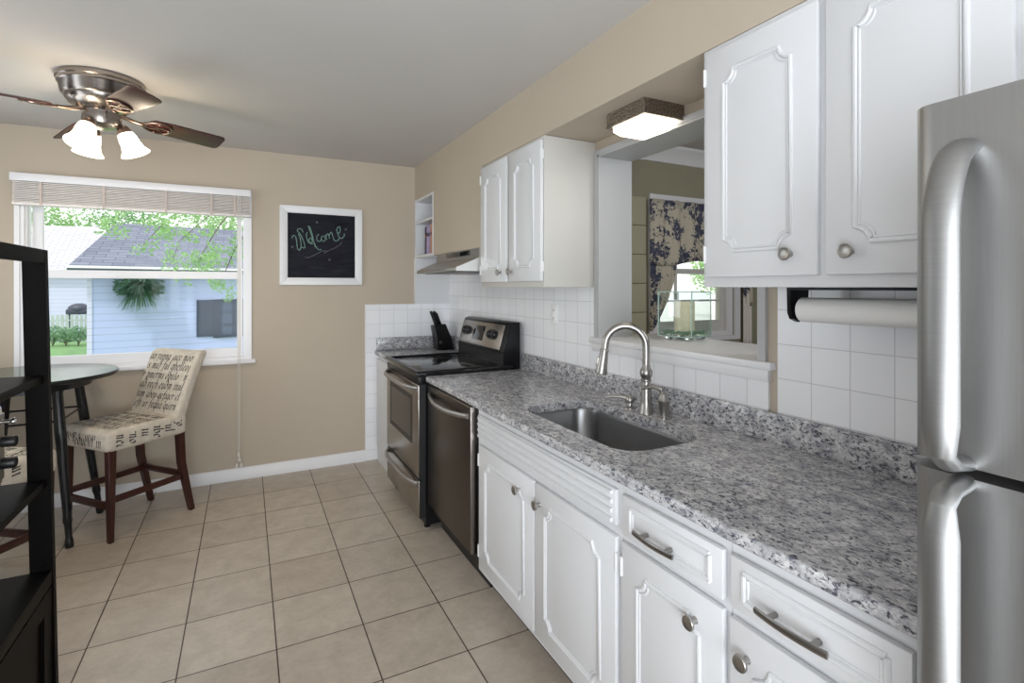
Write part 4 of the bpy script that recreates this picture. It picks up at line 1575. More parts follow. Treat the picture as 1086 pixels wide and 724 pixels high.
def text_strokes(s):
    """(strokes, width) with x-height 1"""
    x = 0
    out = []
    for ch in s:
        if ch == ' ':
            x += 0.55
            continue
        w, st = GL[ch]
        for p in st:
            out.append([(x + a, b_) for a, b_ in p])
        x += w + 0.16
    return out, x


def letter_quads(mb, strokes, size, origin, mapf, nib=0.102, ang=40, mi=1, slant=0.12, ymax=None):
    """broad-nib ribbons; mapf(u, v) -> Vector on the surface"""
    nx, ny = nib * math.cos(R(ang)), nib * math.sin(R(ang))
    for st in strokes:
        # resample so the ribbon bends smoothly
        pts = []
        n = len(st)
        for i in range(n - 1):
            p0, p1, p2, p3 = st[max(i - 1, 0)], st[i], st[i + 1], st[min(i + 2, n - 1)]
            for k in range(3):
                t_ = k / 3
                q = []
                for d in (0, 1):
                    q.append(0.5 * ((2 * p1[d]) + (-p0[d] + p2[d]) * t_ + (2 * p0[d] - 5 * p1[d] + 4 * p2[d] - p3[d]) * t_ ** 2 + (-p0[d] + 3 * p1[d] - 3 * p2[d] + p3[d]) * t_ ** 3))
                pts.append(tuple(q))
        pts.append(st[-1])
        for a, c in zip(pts[:-1], pts[1:]):
            quad = [(a[0] - nx, a[1] - ny), (a[0] + nx, a[1] + ny), (c[0] + nx, c[1] + ny), (c[0] - nx, c[1] - ny)]
            P = [mapf(origin[0] + (q[0] + q[1] * slant) * size, origin[1] + q[1] * size) for q in quad]
            if any(p is None for p in P):
                continue
            try:
                mb.quad(*P, mi=mi)
            except ValueError:
                pass


# ------------------------------------------------------------------ chairs
SW, SD, SZ0, SZ1 = 0.224, 0.230, 0.500, 0.620   # half width, half depth, seat bottom and top


def back_y(z):
    return -0.152 - 0.120 * max(0, (z - 0.60)) / 0.40 - 0.03 * max(0, (z - 0.60) / 0.40) ** 2


def seat_top(x, y):
    return SZ1 - 0.012 * max(abs(x / SW) ** 4, abs(y / SD) ** 4)


def make_chair(label, loc, rz, words):
    t = thing('dining_chair', label, 'chair', loc, rz, 'script print counter chairs')
    # seat cushion with lettering
    b = MB()
    b.box(-SW, SW, -SD, SD, SZ0, SZ1, 0.030, seg=4)
    fm = MB()
    seat_txt = words['seat']
    for i, line in enumerate(seat_txt):
        st, w = text_strokes(line)
        size = min(0.038, 0.46 / w)
        letter_quads(b, st, size, (-w * size / 2, 0.150 - i * 0.066), lambda u, v: Vector((-u if words.get('flip') else u, v, SZ1 + 0.0009)) if abs(u) < SW - 0.03 and abs(v) < SD - 0.032 else None)
    for i, line in enumerate(words['front']):
        st, w = text_strokes(line)
        size = min(0.036, 0.42 / w)
        letter_quads(b, st, size, (-w * size / 2, SZ0 + 0.068 - i * 0.040), lambda u, v: Vector((-u, SD + 0.0009, v)) if abs(u) < SW - 0.03 and SZ0 + 0.024 < v < SZ1 - 0.022 else None)
    # lettering on the two sides runs vertically
    for sgn in (-1, 1):
        for i, line in enumerate(words['side']):
            st, w = text_strokes(line)
            size = min(0.034, 0.10 / w)
            yy = SD - 0.045 - i * 0.068
            letter_quads(b, st, size, (0, 0), lambda u, v, yy=yy, sgn=sgn: Vector((sgn * (SW + 0.0009), yy - v * 1.0, SZ1 - 0.014 - u)) if SZ0 + 0.02 < SZ1 - 0.014 - u < SZ1 - 0.024 and abs(yy - v) < SD - 0.03 else None, nib=0.12)
    b.build('seat', ['linen', 'lettering_black'], t, local=True, normals=True, angle=50)
    # backrest: slightly curved padded slab that leans back
    b = MB()
    t_ = bmesh.new()
    bmesh.ops.create_cube(t_, size=1)
    BW, BT, Z0, Z1 = 0.222, 0.075, 0.530, 1.000
    for v in t_.verts:
        v.co = Vector((v.co.x * 2 * BW, v.co.y * BT, Z0 + (v.co.z + 0.5) * (Z1 - Z0)))
    bmesh.ops.bevel(t_, geom=t_.edges[:], offset=0.026, segments=4, affect='EDGES', profile=0.5)
    cuts = [e for e in t_.edges if abs(e.verts[0].co.z - e.verts[1].co.z) > 0.2]
    bmesh.ops.subdivide_edges(t_, edges=cuts, cuts=8, use_grid_fill=True)
    for v in t_.verts:
        v.co.y = v.co.y - BT / 2 + back_y(v.co.z)
        v.co.x *= 0.97 + 0.04 * (v.co.z - Z0) / (Z1 - Z0)
    b._merge(t_, 0)
    for i, line in enumerate(words['back']):
        st, w = text_strokes(line)
        size = min(0.031, 0.425 / w)
        ox = words['ox'][i % len(words['ox'])]
        letter_quads(b, st, size, (-0.200 + ox, 0.938 - i * 0.0575), lambda u, v: Vector((-u, back_y(v) + 0.0012, v)) if abs(u) < 0.204 and 0.625 < v < 0.973 else None)
    b.build('backrest', ['linen', 'lettering_black'], t, local=True, normals=True, angle=50)
    legs = {}
    for sx in (-1, 1):
        b = MB()
        b.prism([(-0.019, -0.019), (0.019, -0.019), (0.019, 0.019), (-0.019, 0.019)], 'z', 0, 1)
        for v in b.bm.verts:
            z = v.co.z
            k = 0.70 + 0.42 * z
            v.co = Vector((sx * (SW - 0.032) + v.co.x * k, SD - 0.034 + v.co.y * k, z * (SZ0 + 0.02)))
        bmesh.ops.bevel(b.bm, geom=b.bm.edges[:], offset=0.003, segments=1, affect='EDGES')
        b.build('leg', 'chair_wood', t, local=True)
        b = MB()
        pts = [(sx * (SW - 0.032), -SD - 0.045, 0.0), (sx * (SW - 0.032), -SD - 0.015, 0.14), (sx * (SW - 0.032), -SD + 0.022, 0.32), (sx * (SW - 0.032), -SD + 0.035, 0.54)]
        b.tube(pts, [0.020, 0.023, 0.026, 0.028], 4, flat=((1, 0, 0), 1.0))
        b.build('leg', 'chair_wood', t, local=True)
    hz = 0.215
    for nm, (x0, x1, y0, y1, z) in {'side': (-SW + 0.023, -SW + 0.041, -SD + 0.012, SD - 0.05, hz), 'side2': (SW - 0.041, SW - 0.023, -SD + 0.012, SD - 0.05, hz), 'front': (-SW + 0.045, SW - 0.045, SD - 0.045, SD - 0.023, hz - 0.035), 'back': (-SW + 0.05, SW - 0.05, -SD - 0.004, -SD + 0.018, hz + 0.01)}.items():
        b = MB()
        b.box(x0, x1, y0, y1, z, z + 0.036, 0.003)
        b.build('stretcher', 'chair_wood', t, local=True)
    return t


words1 = {'back': ['ad fupna luce modo', 's muf ful ghelleofo', 'r pmermi opulo . m', 'ad rech eudm inulu', 'tam abeo qefiger clu', 'eft ur fequa quirn c'],
          'ox': [0.0, 0.012, -0.006, 0.004, 0.0, 0.008],
          'seat': ['bufqua enup temc', 'ad tulenf pafub', 'modo fequent ur', 'ghello min rap', 'tam pulo deruc'],
          'front': ["ando e'-tour .", 'ab fequent in'], 'side': ['mea', 'rno', 'nu', 'abe', 'ful', 'ro']}
chair1 = make_chair('cream script-print counter chair with its back toward the window corner', (-0.645, 3.822, 0), R(131.0), words1)
words2 = {'back': ['tam abeo qefiger', 'ad rech eudm lu', 'ful ghelleofo m', 'r pmermi opulo', 'ad fupna luce', 'eft ur fequa q'], 'ox': [0.0, 0.01, 0.0],
          'seat': ['x Ba am rufe', 'ui pur un deb', 'tam opulo fer', 'ad fupna luc', 'mu enu pafub'], 'front': ['x B aml ru en', 'uit pur fen'], 'side': ['ub', 'nao', 'mi', 'fu', 'ab', 're'], 'flip': False}
fwd = Vector((0.58, 0.82))
chair2 = make_chair('cream script-print counter chair seen through the dark shelf', (-1.135, 3.232, 0), math.atan2(-fwd.x, fwd.y), words2)

# ------------------------------------------------------------------ round table
TX, TY, TZ = -1.114, 3.843, 0.920
tb = thing('pub_table', 'round black counter-height table with green glass top by the window', 'table', (TX, TY, 0))
b = MB()
b.lathe([(0.0, -0.026), (0.415, -0.026), (0.424, -0.020), (0.428, -0.010), (0.426, -0.004), (0.0, -0.004)], (TX, TY, TZ), seg=72, cap=False)
b.build('tabletop', 'table_black', tb)
b = MB()
b.lathe([(0.0, -0.0035), (0.421, -0.0035), (0.424, -0.002), (0.422, 0.0), (0.0, 0.0)], (TX, TY, TZ), seg=72, cap=False)
b.build('glass_top', 'table_glass_top', tb)
b = MB()
b.lathe([(0.30, -0.075), (0.30, -0.0265), (0.28, -0.0265), (0.28, -0.075)], (TX, TY, TZ), seg=48, closed=True)
b.build('apron', 'table_black', tb)
tops = [(0.19, -0.19), (0.19, 0.19), (-0.13, 0.19), (-0.19, -0.19)]
feet = [(0.262, -0.255), (0.30, 0.215), (-0.22, 0.29), (-0.262, -0.255)]
mids = []
for (tx, ty), (gx, gy) in zip(tops, feet):
    A = Vector((TX + tx, TY + ty, TZ - 0.027))
    B = Vector((TX + gx, TY + gy, 0.0))
    b = MB()
    prof = [(0.0, 0.026), (0.06, 0.027), (0.075, 0.024), (0.30, 0.026), (0.55, 0.023), (0.80, 0.019), (0.84, 0.022), (0.86, 0.017), (0.93, 0.015), (0.955, 0.019), (0.99, 0.020), (1.0, 0.016)]
    b.tube([A.lerp(B, k) for k, r_ in prof], [r_ for k, r_ in prof], 14)
    b.build('leg', 'table_black', tb)
    mids.append(A.lerp(B, 0.24))
b = MB()
for i in range(4):
    b.tube([mids[i], mids[(i + 1) % 4]], 0.006, 8)
b.build('stretcher_rod', 'table_black', tb)

# ------------------------------------------------------------------ tall open shelf at the left
SY = 2.190      # far end of the unit
sh = thing('open_shelf', 'tall dark brown open shelf with a cabinet base at the left', 'shelf', (-0.72, 1.6, 0))


def fx_(z):     # the front posts lean slightly
    return -0.546 - 0.0195 * z


SYN = 0.60     # near end (outside the picture)
XBK = -0.94
for (ya, yb_) in ((SY - 0.026, SY), (SYN, SYN + 0.026)):
    b = MB()
    b.prism([(fx_(0), 0), (fx_(1.53), 1.53), (fx_(1.53) - 0.058, 1.53), (fx_(0) - 0.058, 0)], 'y', ya, yb_)
    b.build('front_post', 'shelf_wood', sh)
    b = MB()
    b.box(XBK, XBK + 0.05, ya, yb_, 0, 1.53)
    b.build('back_post', 'shelf_wood', sh)
b = MB()
b.box(fx_(1.5) - 0.022, fx_(1.53), SYN + 0.026, SY - 0.026, 1.487, 1.530)
b.box(XBK, XBK + 0.022, SYN + 0.026, SY - 0.026, 1.487, 1.530)
b.build('top_rail', 'shelf_wood', sh)
for z in (1.128, 0.792):
    b = MB()
    b.box(XBK + 0.01, fx_(z) - 0.012, SYN, SY - 0.0262, z - 0.024, z, 0.001)
    b.build('shelf_board', 'shelf_wood', sh)
b = MB()
b.box(XBK, fx_(0.5) - 0.002, SYN + 0.0262, SY - 0.0262, 0.455, 0.500, 0.001)
b.box(XBK + 0.002, fx_(0.3) - 0.024, SYN + 0.0262, SY - 0.0262, 0.05, 0.455)
bc = b.build('base_cabinet', 'shelf_wood', sh)
for (ya, yb_) in ((1.42, SY - 0.032), (SYN + 0.032, 1.41)):
    b = MB()
    xf = fx_(0.3) - 0.006
    b.frame_plate((ya, yb_, 0.06, 0.450), (ya + 0.065, yb_ - 0.065, 0.125, 0.388), 'x', xf - 0.018, xf)
    b.box(xf - 0.017, xf - 0.010, ya + 0.06, yb_ - 0.06, 0.12, 0.392)
    b.build('door', 'shelf_wood', bc)

# steel appliance standing on the middle shelf
ap = thing('countertop_appliance', 'polished steel appliance with black knobs on the dark shelf', 'appliance', (-0.72, 2.0, 0.792))
b = MB()
b.box(-0.90, -0.662, 1.77, 2.130, 0.797, 1.058, 0.022, seg=4)
b.build('housing', 'chrome', ap)
b = MB()
b.box(-0.663, -0.655, 1.80, 2.108, 0.83, 1.03, 0.003)
b.build('front_panel', 'brushed_nickel', ap)
for z in (0.880, 0.945):
    b = MB()
    b.lathe([(0.016, 0), (0.017, 0.004), (0.017, 0.030), (0.0145, 0.034), (0, 0.034)], (-0.655, 2.085, z), (1, 0, 0), 20, cap=False)
    b.build('knob', 'black_plastic', ap)
b = MB()
b.tube([(-0.655, 2.085, 1.005), (-0.632, 2.085, 1.005)], 0.006, 10)
b.sphere((-0.628, 2.085, 1.005), 0.010, 10)
b.build('lever', 'chrome', ap)
for (x, y) in ((-0.88, 1.79), (-0.68, 1.79), (-0.88, 2.11), (-0.68, 2.11)):
    b = MB()
    b.lathe([(0.012, 0), (0.012, 0.006)], (x, y, 0.7922), seg=12)
    b.build('foot', 'black_plastic', ap)

# ------------------------------------------------------------------ chalkboard
cb = thing('chalkboard', 'white framed chalkboard reading Welcome on the tan wall', 'chalkboard', (0.525, YB, 1.73))
b = MB()
BX0, BX1, BZ0, BZ1 = 0.222, 0.831, 1.428, 2.034
fw = 0.056
for pts in (
    [(BX0, BZ0), (BX0, BZ1), (BX0 + fw, BZ1 - fw), (BX0 + fw, BZ0 + fw)], [(BX1, BZ0), (BX1 - fw, BZ0 + fw), (BX1 - fw, BZ1 - fw), (BX1, BZ1)],
    [(BX0, BZ1), (BX1, BZ1), (BX1 - fw, BZ1 - fw), (BX0 + fw, BZ1 - fw)], [(BX0, BZ0), (BX0 + fw, BZ0 + fw), (BX1 - fw, BZ0 + fw), (BX1, BZ0)]):
    b.prism(pts, 'y', YB - 0.026, YB - G, bev=0.003)
b.build('frame', 'white_trim', cb)
b = MB()
b.box(BX0 + fw - 0.004, BX1 - fw + 0.004, YB - 0.014, YB - 0.004, BZ0 + fw - 0.004, BZ1 - fw + 0.004)
bo = b.build('board', 'slate_board', cb)


def bpix(px, py):
    """chalk point from the 764x724 close-up of the board"""
    u = (px - 72) / (645 - 72)
    top, bot = 84 + (120 - 84) * u, 632 + (640 - 632) * u
    v = (bot - py) / (bot - top)
    return Vector((BX0 + fw + u * (BX1 - BX0 - 2 * fw), YB - 0.0145, BZ0 + fw + v * (BZ1 - BZ0 - 2 * fw)))


strokes = [
    [(106, 300), (118, 278), (136, 286), (146, 330), (152, 385), (168, 402), (182, 370), (176, 310), (160, 262)],
    [(166, 400), (190, 376), (205, 385), (214, 372), (200, 320), (172, 262), (152, 240), (160, 222), (186, 226), (198, 252)],
    [(232, 250), (226, 280), (240, 330), (262, 345), (276, 325), (262, 300), (246, 318), (268, 350), (290, 340)],
    [(240, 196), (256, 240), (280, 310), (306, 372), (330, 398), (352, 396)],
    [(252, 200), (272, 260), (288, 330), (300, 378)],
    [(330, 268), (312, 290), (318, 322), (340, 328), (350, 310)],
    [(366, 282), (350, 300), (362, 326), (382, 322), (384, 296), (366, 282)],
    [(386, 272), (398, 316)], [(392, 285), (408, 262), (422, 306)], [(418, 280), (436, 250), (452, 292), (462, 318), (486, 326), (510, 300)],
    [(498, 206), (484, 232), (494, 262), (514, 244), (512, 210), (498, 206)], [(494, 262), (504, 292), (530, 304), (552, 276), (548, 264)],
]
b = MB()
for st in strokes:
    pts = []
    n = len(st)
    for i in range(n - 1):
        p0, p1, p2, p3 = st[max(i - 1, 0)], st[i], st[i + 1], st[min(i + 2, n - 1)]
        for k in range(4):
            t_ = k / 4
            pts.append(tuple(0.5 * ((2 * p1[d]) + (-p0[d] + p2[d]) * t_ + (2 * p0[d] - 5 * p1[d] + 4 * p2[d] - p3[d]) * t_ ** 2 + (-p0[d] + 3 * p1[d] - 3 * p2[d] + p3[d]) * t_ ** 3) for d in (0, 1)))
    pts.append(st[-1])
    b.tube([bpix(*p) for p in pts], 0.0028, 6, flat=((0, 1, 0), 0.3))
b.build('chalk_lettering', 'chalk_green', bo)
b = MB()
fl = [[(212, 462), (240, 466), (290, 446), (340, 418), (366, 408), (384, 428), (398, 412), (384, 402), (372, 420)], [(384, 424), (420, 404), (470, 384), (516, 356), (530, 334)]]
for st in fl:
    b.tube([bpix(*p) for p in st], 0.0028, 6, flat=((0, 1, 0), 0.3))
for (x, y) in ((110, 374), (314, 168), (564, 228), (422, 484)):
    for k in range(3):
        a = k * PI / 3
        b.tube([bpix(x + 11 * math.cos(a), y + 11 * math.sin(a)), bpix(x - 11 * math.cos(a), y - 11 * math.sin(a))], 0.0026, 6, flat=((0, 1, 0), 0.3))
b.build('chalk_flourish', 'chalk_grey', bo)

# ------------------------------------------------------------------ candle in a glass holder
HX, HYc, HZ = 1.890, 1.850, OZ0 + 0.022
ch = thing('candle_holder', 'square clear glass hurricane holder on the pass-through ledge', 'candle holder', (HX, HYc, HZ))
rz = R(14)
MM = Matrix.Translation((HX, HYc, HZ)) @ Matrix.Rotation(rz, 4, 'Z')
b = MB()
w = 0.088
for (x0, x1, y0, y1) in ((-w, w, -w, -w + 0.005), (-w, w, w - 0.005, w), (-w, -w + 0.005, -w + 0.005, w - 0.005), (w - 0.005, w, -w + 0.005, w - 0.005)):
    b.box(x0, x1, y0, y1, 0.022, 0.232, 0.001, M=MM)
b.box(-w, w, -w, w, 0.016, 0.022, 0.001, M=MM)
gb = b.build('glass_box', 'holder_glass', ch)
b = MB()
for (sx, sy) in ((-1, -1), (1, -1), (-1, 1), (1, 1)):
    b.box(sx * w - 0.002, sx * w + 0.002, sy * w - 0.002, sy * w + 0.002, 0.017, 0.233, M=MM)
for z in (0.019, 0.231):
    for s_ in (-1, 1):
        b.box(-w, w, s_ * w - 0.002, s_ * w + 0.002, z - 0.002, z + 0.002, M=MM)
        b.box(s_ * w - 0.002, s_ * w + 0.002, -w, w, z - 0.002, z + 0.002, M=MM)
b.build('glass_edges', 'edge_glass', gb)
for (sx, sy) in ((-1, -1), (1, -1), (-1, 1), (1, 1)):
    b = MB()
    b.box(sx * 0.055 - 0.015, sx * 0.055 + 0.015, sy * 0.055 - 0.015, sy * 0.055 + 0.015, 0.0006, 0.0158, 0.003, M=MM)
    b.build('foot', 'chrome', ch)
cd = thing('candle', 'cream pillar candle inside the glass holder', 'candle', (HX, HYc, HZ + 0.022))
b = MB()
b.lathe([(0.0, 0.0225), (0.046, 0.0225), (0.047, 0.026), (0.047, 0.180), (0.044, 0.184), (0.020, 0.179), (0.0, 0.178)], (HX, HYc, HZ), seg=36, cap=False)
b.build('wax', 'candle_wax', cd)
b = MB()
b.tube([(HX, HYc, HZ + 0.177), (HX + 0.001, HYc, HZ + 0.190)], 0.0012, 6)
b.build('wick', 'black_plastic', cd)
random.seed(11)
b = MB()
for i in range(170):
    while True:
        x, y = random.uniform(-0.076, 0.076), random.uniform(-0.076, 0.076)
        if math.hypot(x, y) > 0.054:
            break
    p = MM @ Vector((x, y, 0.028 + random.uniform(0, 0.016)))
    r = random.uniform(0.004, 0.0062)
    b.sphere(p, r, 6, s=(1, 1, 0.8))
tag(b.build('moss_bed', 'moss'), 'pale green pebble filling around the candle in the glass holder', 'filling', kind='stuff')

# ------------------------------------------------------------------ curtains in the next room
cu = thing('curtain', 'blue and cream toile curtain with valance at the dining window', 'curtain', (3.05, YD - 0.05, 2.04))


def cloth(x0, x1, top, bot, nx, nz, yfun):
    b = MB()
    V = []
    for i in range(nx + 1):
        x = x0 + (x1 - x0) * i / nx
        zt, zb = top(x), bot(x)
        V.append([b.bm.verts.new((x, yfun(x, zt + (zb - zt) * j / nz), zt + (zb - zt) * j / nz)) for j in range(nz + 1)])
    for i in range(nx):
        for j in range(nz):
            b.bm.faces.new((V[i][j], V[i + 1][j], V[i + 1][j + 1], V[i][j + 1]))
    return b


fold = lambda x, z: YD - 0.055 + 0.010 * math.sin(x * 38) + 0.004 * math.sin(x * 90 + z * 3)
b = cloth(2.535, 3.60, lambda x: 2.035, lambda x: 1.585 - 0.02 * math.sin((x - 2.5) * 9), 90, 8, fold)
v = b.build('valance', 'toile_fabric', cu, angle=70, normals=False)
v.modifiers.new('solid', 'SOLIDIFY').thickness = 0.003
# left panel: full at the top and swept back to the wall lower down
def swag(z):
    t_ = (2.03 - z) / (2.03 - 1.10)
    return 2.545 + 0.24 * (1 - max(0, (t_ - 0.50) / 0.50) ** 1.6 * 0.92)
b = MB()
V = []
for j in range(31):
    z = 2.03 - j * 0.031
    e_ = swag(z)
    V.append([b.bm.verts.new((2.545 + (e_ - 2.545) * i / 20, YD - 0.035 + 0.010 * math.sin(i * 1.5), z)) for i in range(21)])
for j in range(30):
    for i in range(20):
        b.bm.faces.new((V[j][i], V[j][i + 1], V[j + 1][i + 1], V[j + 1][i]))
v = b.build('swept_panel', 'toile_fabric', cu, angle=70, normals=False)
v.modifiers.new('solid', 'SOLIDIFY').thickness = 0.003
b = cloth(3.50, 3.62, lambda x: 2.03, lambda x: 1.36 - 0.1 * math.sin((x - 3.5) * 20), 20, 10, lambda x, z: YD - 0.04 + 0.010 * math.sin(x * 80))
v = b.build('side_panel', 'toile_fabric', cu, angle=70, normals=False)
v.modifiers.new('solid', 'SOLIDIFY').thickness = 0.003
b = cloth(3.51, 3.60, lambda x: 1.36, lambda x: 0.95, 20, 8, lambda x, z: YD - 0.036 + 0.006 * math.sin(x * 160))
v = b.build('lace_trim', 'cord_white', cu, angle=70, normals=False)
v.modifiers.new('solid', 'SOLIDIFY').thickness = 0.003

# ------------------------------------------------------------------ outside
GZ = -0.90
b = MB()
b.box(-60, 60, YB + 0.2, 80, GZ - 0.1, GZ)
tag(b.build('lawn', 'grass'), 'green mown lawn outside the window', 'lawn', kind='stuff')

wv = Vector((0.978, 0.207, 0)).normalized()
nv = Vector((-wv.y, wv.x, 0))
c0 = at(93, 304.5, 15.0)
c0.z = 0


def gp(a, n_, z):
    p = c0 + wv * a + nv * n_
    return Vector((p.x, p.y, z))


ga = thing('garage', 'pale blue sided garage with grey hipped roof outside the window', 'garage', tuple(gp(0, 0, GZ)))
EZ = 1.93
Lg, Wg = 12.0, 6.0


def gbox(b, a0, a1, n0, n1, z0, z1, mi=0):
    t = bmesh.new()
    v = [t.verts.new(gp(a, n_, z)) for z in (z0, z1) for (a, n_) in ((a0, n0), (a1, n0), (a1, n1), (a0, n1))]
    for f in ((0, 1, 2, 3), (4, 5, 6, 7), (0, 1, 5, 4), (1, 2, 6, 5), (2, 3, 7, 6), (3, 0, 4, 7)):
        t.faces.new([v[i] for i in f])
    b._merge(t, mi)


b = MB()
gbox(b, 0, Lg, 0, Wg, GZ, EZ)
b.build('siding_wall', 'siding_blue', ga)
b = MB()
gbox(b, -0.02, 0.10, -0.03, 0.10, GZ, EZ)
b.build('corner_board', 'siding_white', ga)
b = MB()
oh = 0.45
A = [gp(-oh, -oh, EZ + 0.05), gp(Lg + oh, -oh, EZ + 0.05), gp(Lg + oh, Wg + oh, EZ + 0.05), gp(-oh, Wg + oh, EZ + 0.05)]
r1, r2 = gp(0.75, Wg / 2, 3.62), gp(Lg - 0.75, Wg / 2, 3.62)
V = [b.bm.verts.new(p) for p in A + [r1, r2]]
for f in ((0, 1, 5, 4), (1, 2, 5), (2, 3, 4, 5), (3, 0, 4), (0, 3, 2, 1)):
    b.bm.faces.new([V[i] for i in f])
b.build('roof', 'shingle_grey', ga)
b = MB()
gbox(b, -oh, Lg + oh, -oh - 0.05, -oh + 0.05, EZ + 0.02, EZ + 0.09)
b.build('gutter', 'gutter_white', ga)
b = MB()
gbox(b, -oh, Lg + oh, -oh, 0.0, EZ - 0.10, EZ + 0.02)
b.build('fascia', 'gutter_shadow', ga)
# shuttered window on the garage


def wall_hit(px):
    r = at(px, 304.5, 1.0)
    r = Vector((r.x, r.y, 0))
    # c0 + wv*a = t*r
    det = wv.x * (-r.y) + r.x * wv.y
    a = (-c0.x * (-r.y) - r.x * c0.y) / det
    p = c0 + wv * a
    d = p.x * sn + p.y * cs
    return a, d


a0, d0 = wall_hit(208.5)
a1, d1 = wall_hit(226.5)
a2, d2 = wall_hit(268)
zt0, zb0 = EYE - (318 - YH) / F * d0, EYE - (357 - YH) / F * d0
gw = MB()
gbox(gw, a0, a1, -0.05, -0.002, zb0, zt0)
gw.build('shutter', 'shutter_slate', ga)
gw = MB()
zt1, zb1 = EYE - (317.5 - YH) / F * d1, EYE - (358 - YH) / F * d1
gbox(gw, a1, a1 + (a2 - a1) * 0.20, -0.06, -0.002, zb1, zt1)
gbox(gw, a2 - (a2 - a1) * 0.20, a2, -0.06, -0.002, zb1, zt1)
gbox(gw, a1, a2, -0.06, -0.002, zt1 - 0.10, zt1)
gbox(gw, a1, a2, -0.06, -0.002, zb1, zb1 + 0.10)
for k in (1, 2):
    z = zb1 + (zt1 - zb1) * k / 3
    gbox(gw, a1, a2, -0.055, -0.002, z - 0.025, z + 0.025)
gbox(gw, (a1 + a2) / 2 - 0.03, (a1 + a2) / 2 + 0.03, -0.055, -0.002, zb1, zt1)
wf = gw.build('window', 'shutter_slate', ga)
gw = MB()
gbox(gw, a1 + 0.05, a2 - 0.05, -0.02, -0.002, zb1 + 0.05, zt1 - 0.05)
gw.build('pane', 'pane_grey', wf)
# hanging fern under the eave
af, df = wall_hit(147)
fp_ = gp(af, -0.40, EYE - (303 - YH) / F * df)
fe = thing('hanging_fern', 'bushy green fern hanging below the garage eave', 'fern', tuple(fp_))
random.seed(5)
b = MB()
for i in range(420):
    a = random.uniform(0, 2 * PI)
    ln = random.uniform(0.30, 0.72)
    el = random.uniform(-0.9, 1.0)
    d_ = Vector((math.cos(a) * math.cos(el), math.sin(a) * math.cos(el), math.sin(el)))
    pts = []
    for k in range(7):
        s = k / 6
        q = fp_ + d_ * (ln * s) + Vector((0, 0, -0.42 * ln * s * s + 0.02))
        dn = (q - c0).dot(nv)
        if dn > -0.06:
            q = q - nv * (dn + 0.06)
        pts.append(q)
    for k in range(6):
        w_ = 0.036 * (1 - k / 7)
        sd_ = (pts[k + 1] - pts[k]).cross(Vector((0, 0, 1)))
        if sd_.length < 1e-4:
            sd_ = Vector((1, 0, 0))
        sd_ = sd_.normalized()
        b.quad(pts[k] - sd_ * w_, pts[k] + sd_ * w_, pts[k + 1] + sd_ * w_ * 0.85, pts[k + 1] - sd_ * w_ * 0.85)
rngf = random.Random(3)
for k in range(1300):
    a = rngf.uniform(0, 2 * PI)
    rr = 0.62 * math.sqrt(rngf.random())
    p = fp_ + Vector((rr * math.cos(a), rr * math.sin(a) * 0.8, rngf.uniform(-0.34, 0.26) * (1 - 0.5 * rr)))
    dn = (p - c0).dot(nv)
    if dn > -0.10:
        p = p - nv * (dn + 0.10 + 0.12 * rngf.random())
    u = Vector((math.cos(a), math.sin(a), rngf.uniform(-0.9, 0.3))).normalized()
    v = u.cross(Vector((rngf.uniform(-1, 1), rngf.uniform(-1, 1), 1))).normalized()
    b.quad(p - u * 0.08, p - v * 0.018, p + u * 0.08, p + v * 0.018)
b.build('fronds', 'leaf_fern', fe, smooth=False, normals=False)
b = MB()
b.lathe([(0.10, -0.14), (0.16, 0.0), (0.15, 0.0), (0.0, -0.02)], fp_, seg=18, cap=False)
b.build('basket', 'grill_black', fe)
b = MB()
for k in range(3):
    a = k * 2 * PI / 3
    b.tube([fp_ + Vector((0.15 * math.cos(a), 0.15 * math.sin(a), 0)), Vector((fp_.x, fp_.y, EZ - 0.09))], 0.008, 5)
b.build('hanger', 'grill_black', fe)

# white neighbouring house
hs = thing('house', 'white sided neighbouring house left of the garage', 'house', tuple(at(60, 304.5, 31)))
hq = at(91, 304.5, 31)
b = MB()
bx0, bx1, by0, by1 = -21.0, hq.x + 4.0, 33.0, 40.0
b.box(bx0, bx1, by0, by1, GZ, 2.3)
b.build('siding_wall', 'siding_white', hs)
b = MB()
vs_ = [(bx0 - 0.4, by0 - 0.4, 2.25), (bx1 + 0.6, by0 - 0.4, 2.25), (bx1 + 0.6, by1 + 0.4, 2.25), (bx0 - 0.4, by1 + 0.4, 2.25), (bx0 + 1.5, 36.5, 4.5), (bx1 + 0.6, 36.5, 4.9)]
V = [b.bm.verts.new(p) for p in vs_]
for f in ((0, 1, 5, 4), (1, 2, 5), (2, 3, 4, 5), (3, 0, 4), (0, 3, 2, 1)):
    b.bm.faces.new([V[i] for i in f])
b.build('roof', 'shingle_pale', hs)
b = MB()
b.box(bx0 - 0.4, bx1 + 0.6, by0 - 0.5, by0 - 0.38, 2.2, 2.3)
b.build('gutter', 'gutter_white', hs)
b = MB()
wy = by0 - 0.03
for k in range(1):
    b.box(bx1 - 4.85, bx1 - 4.15, wy, by0, 0.55, 1.45)
b.build('window', 'shutter_slate', hs)

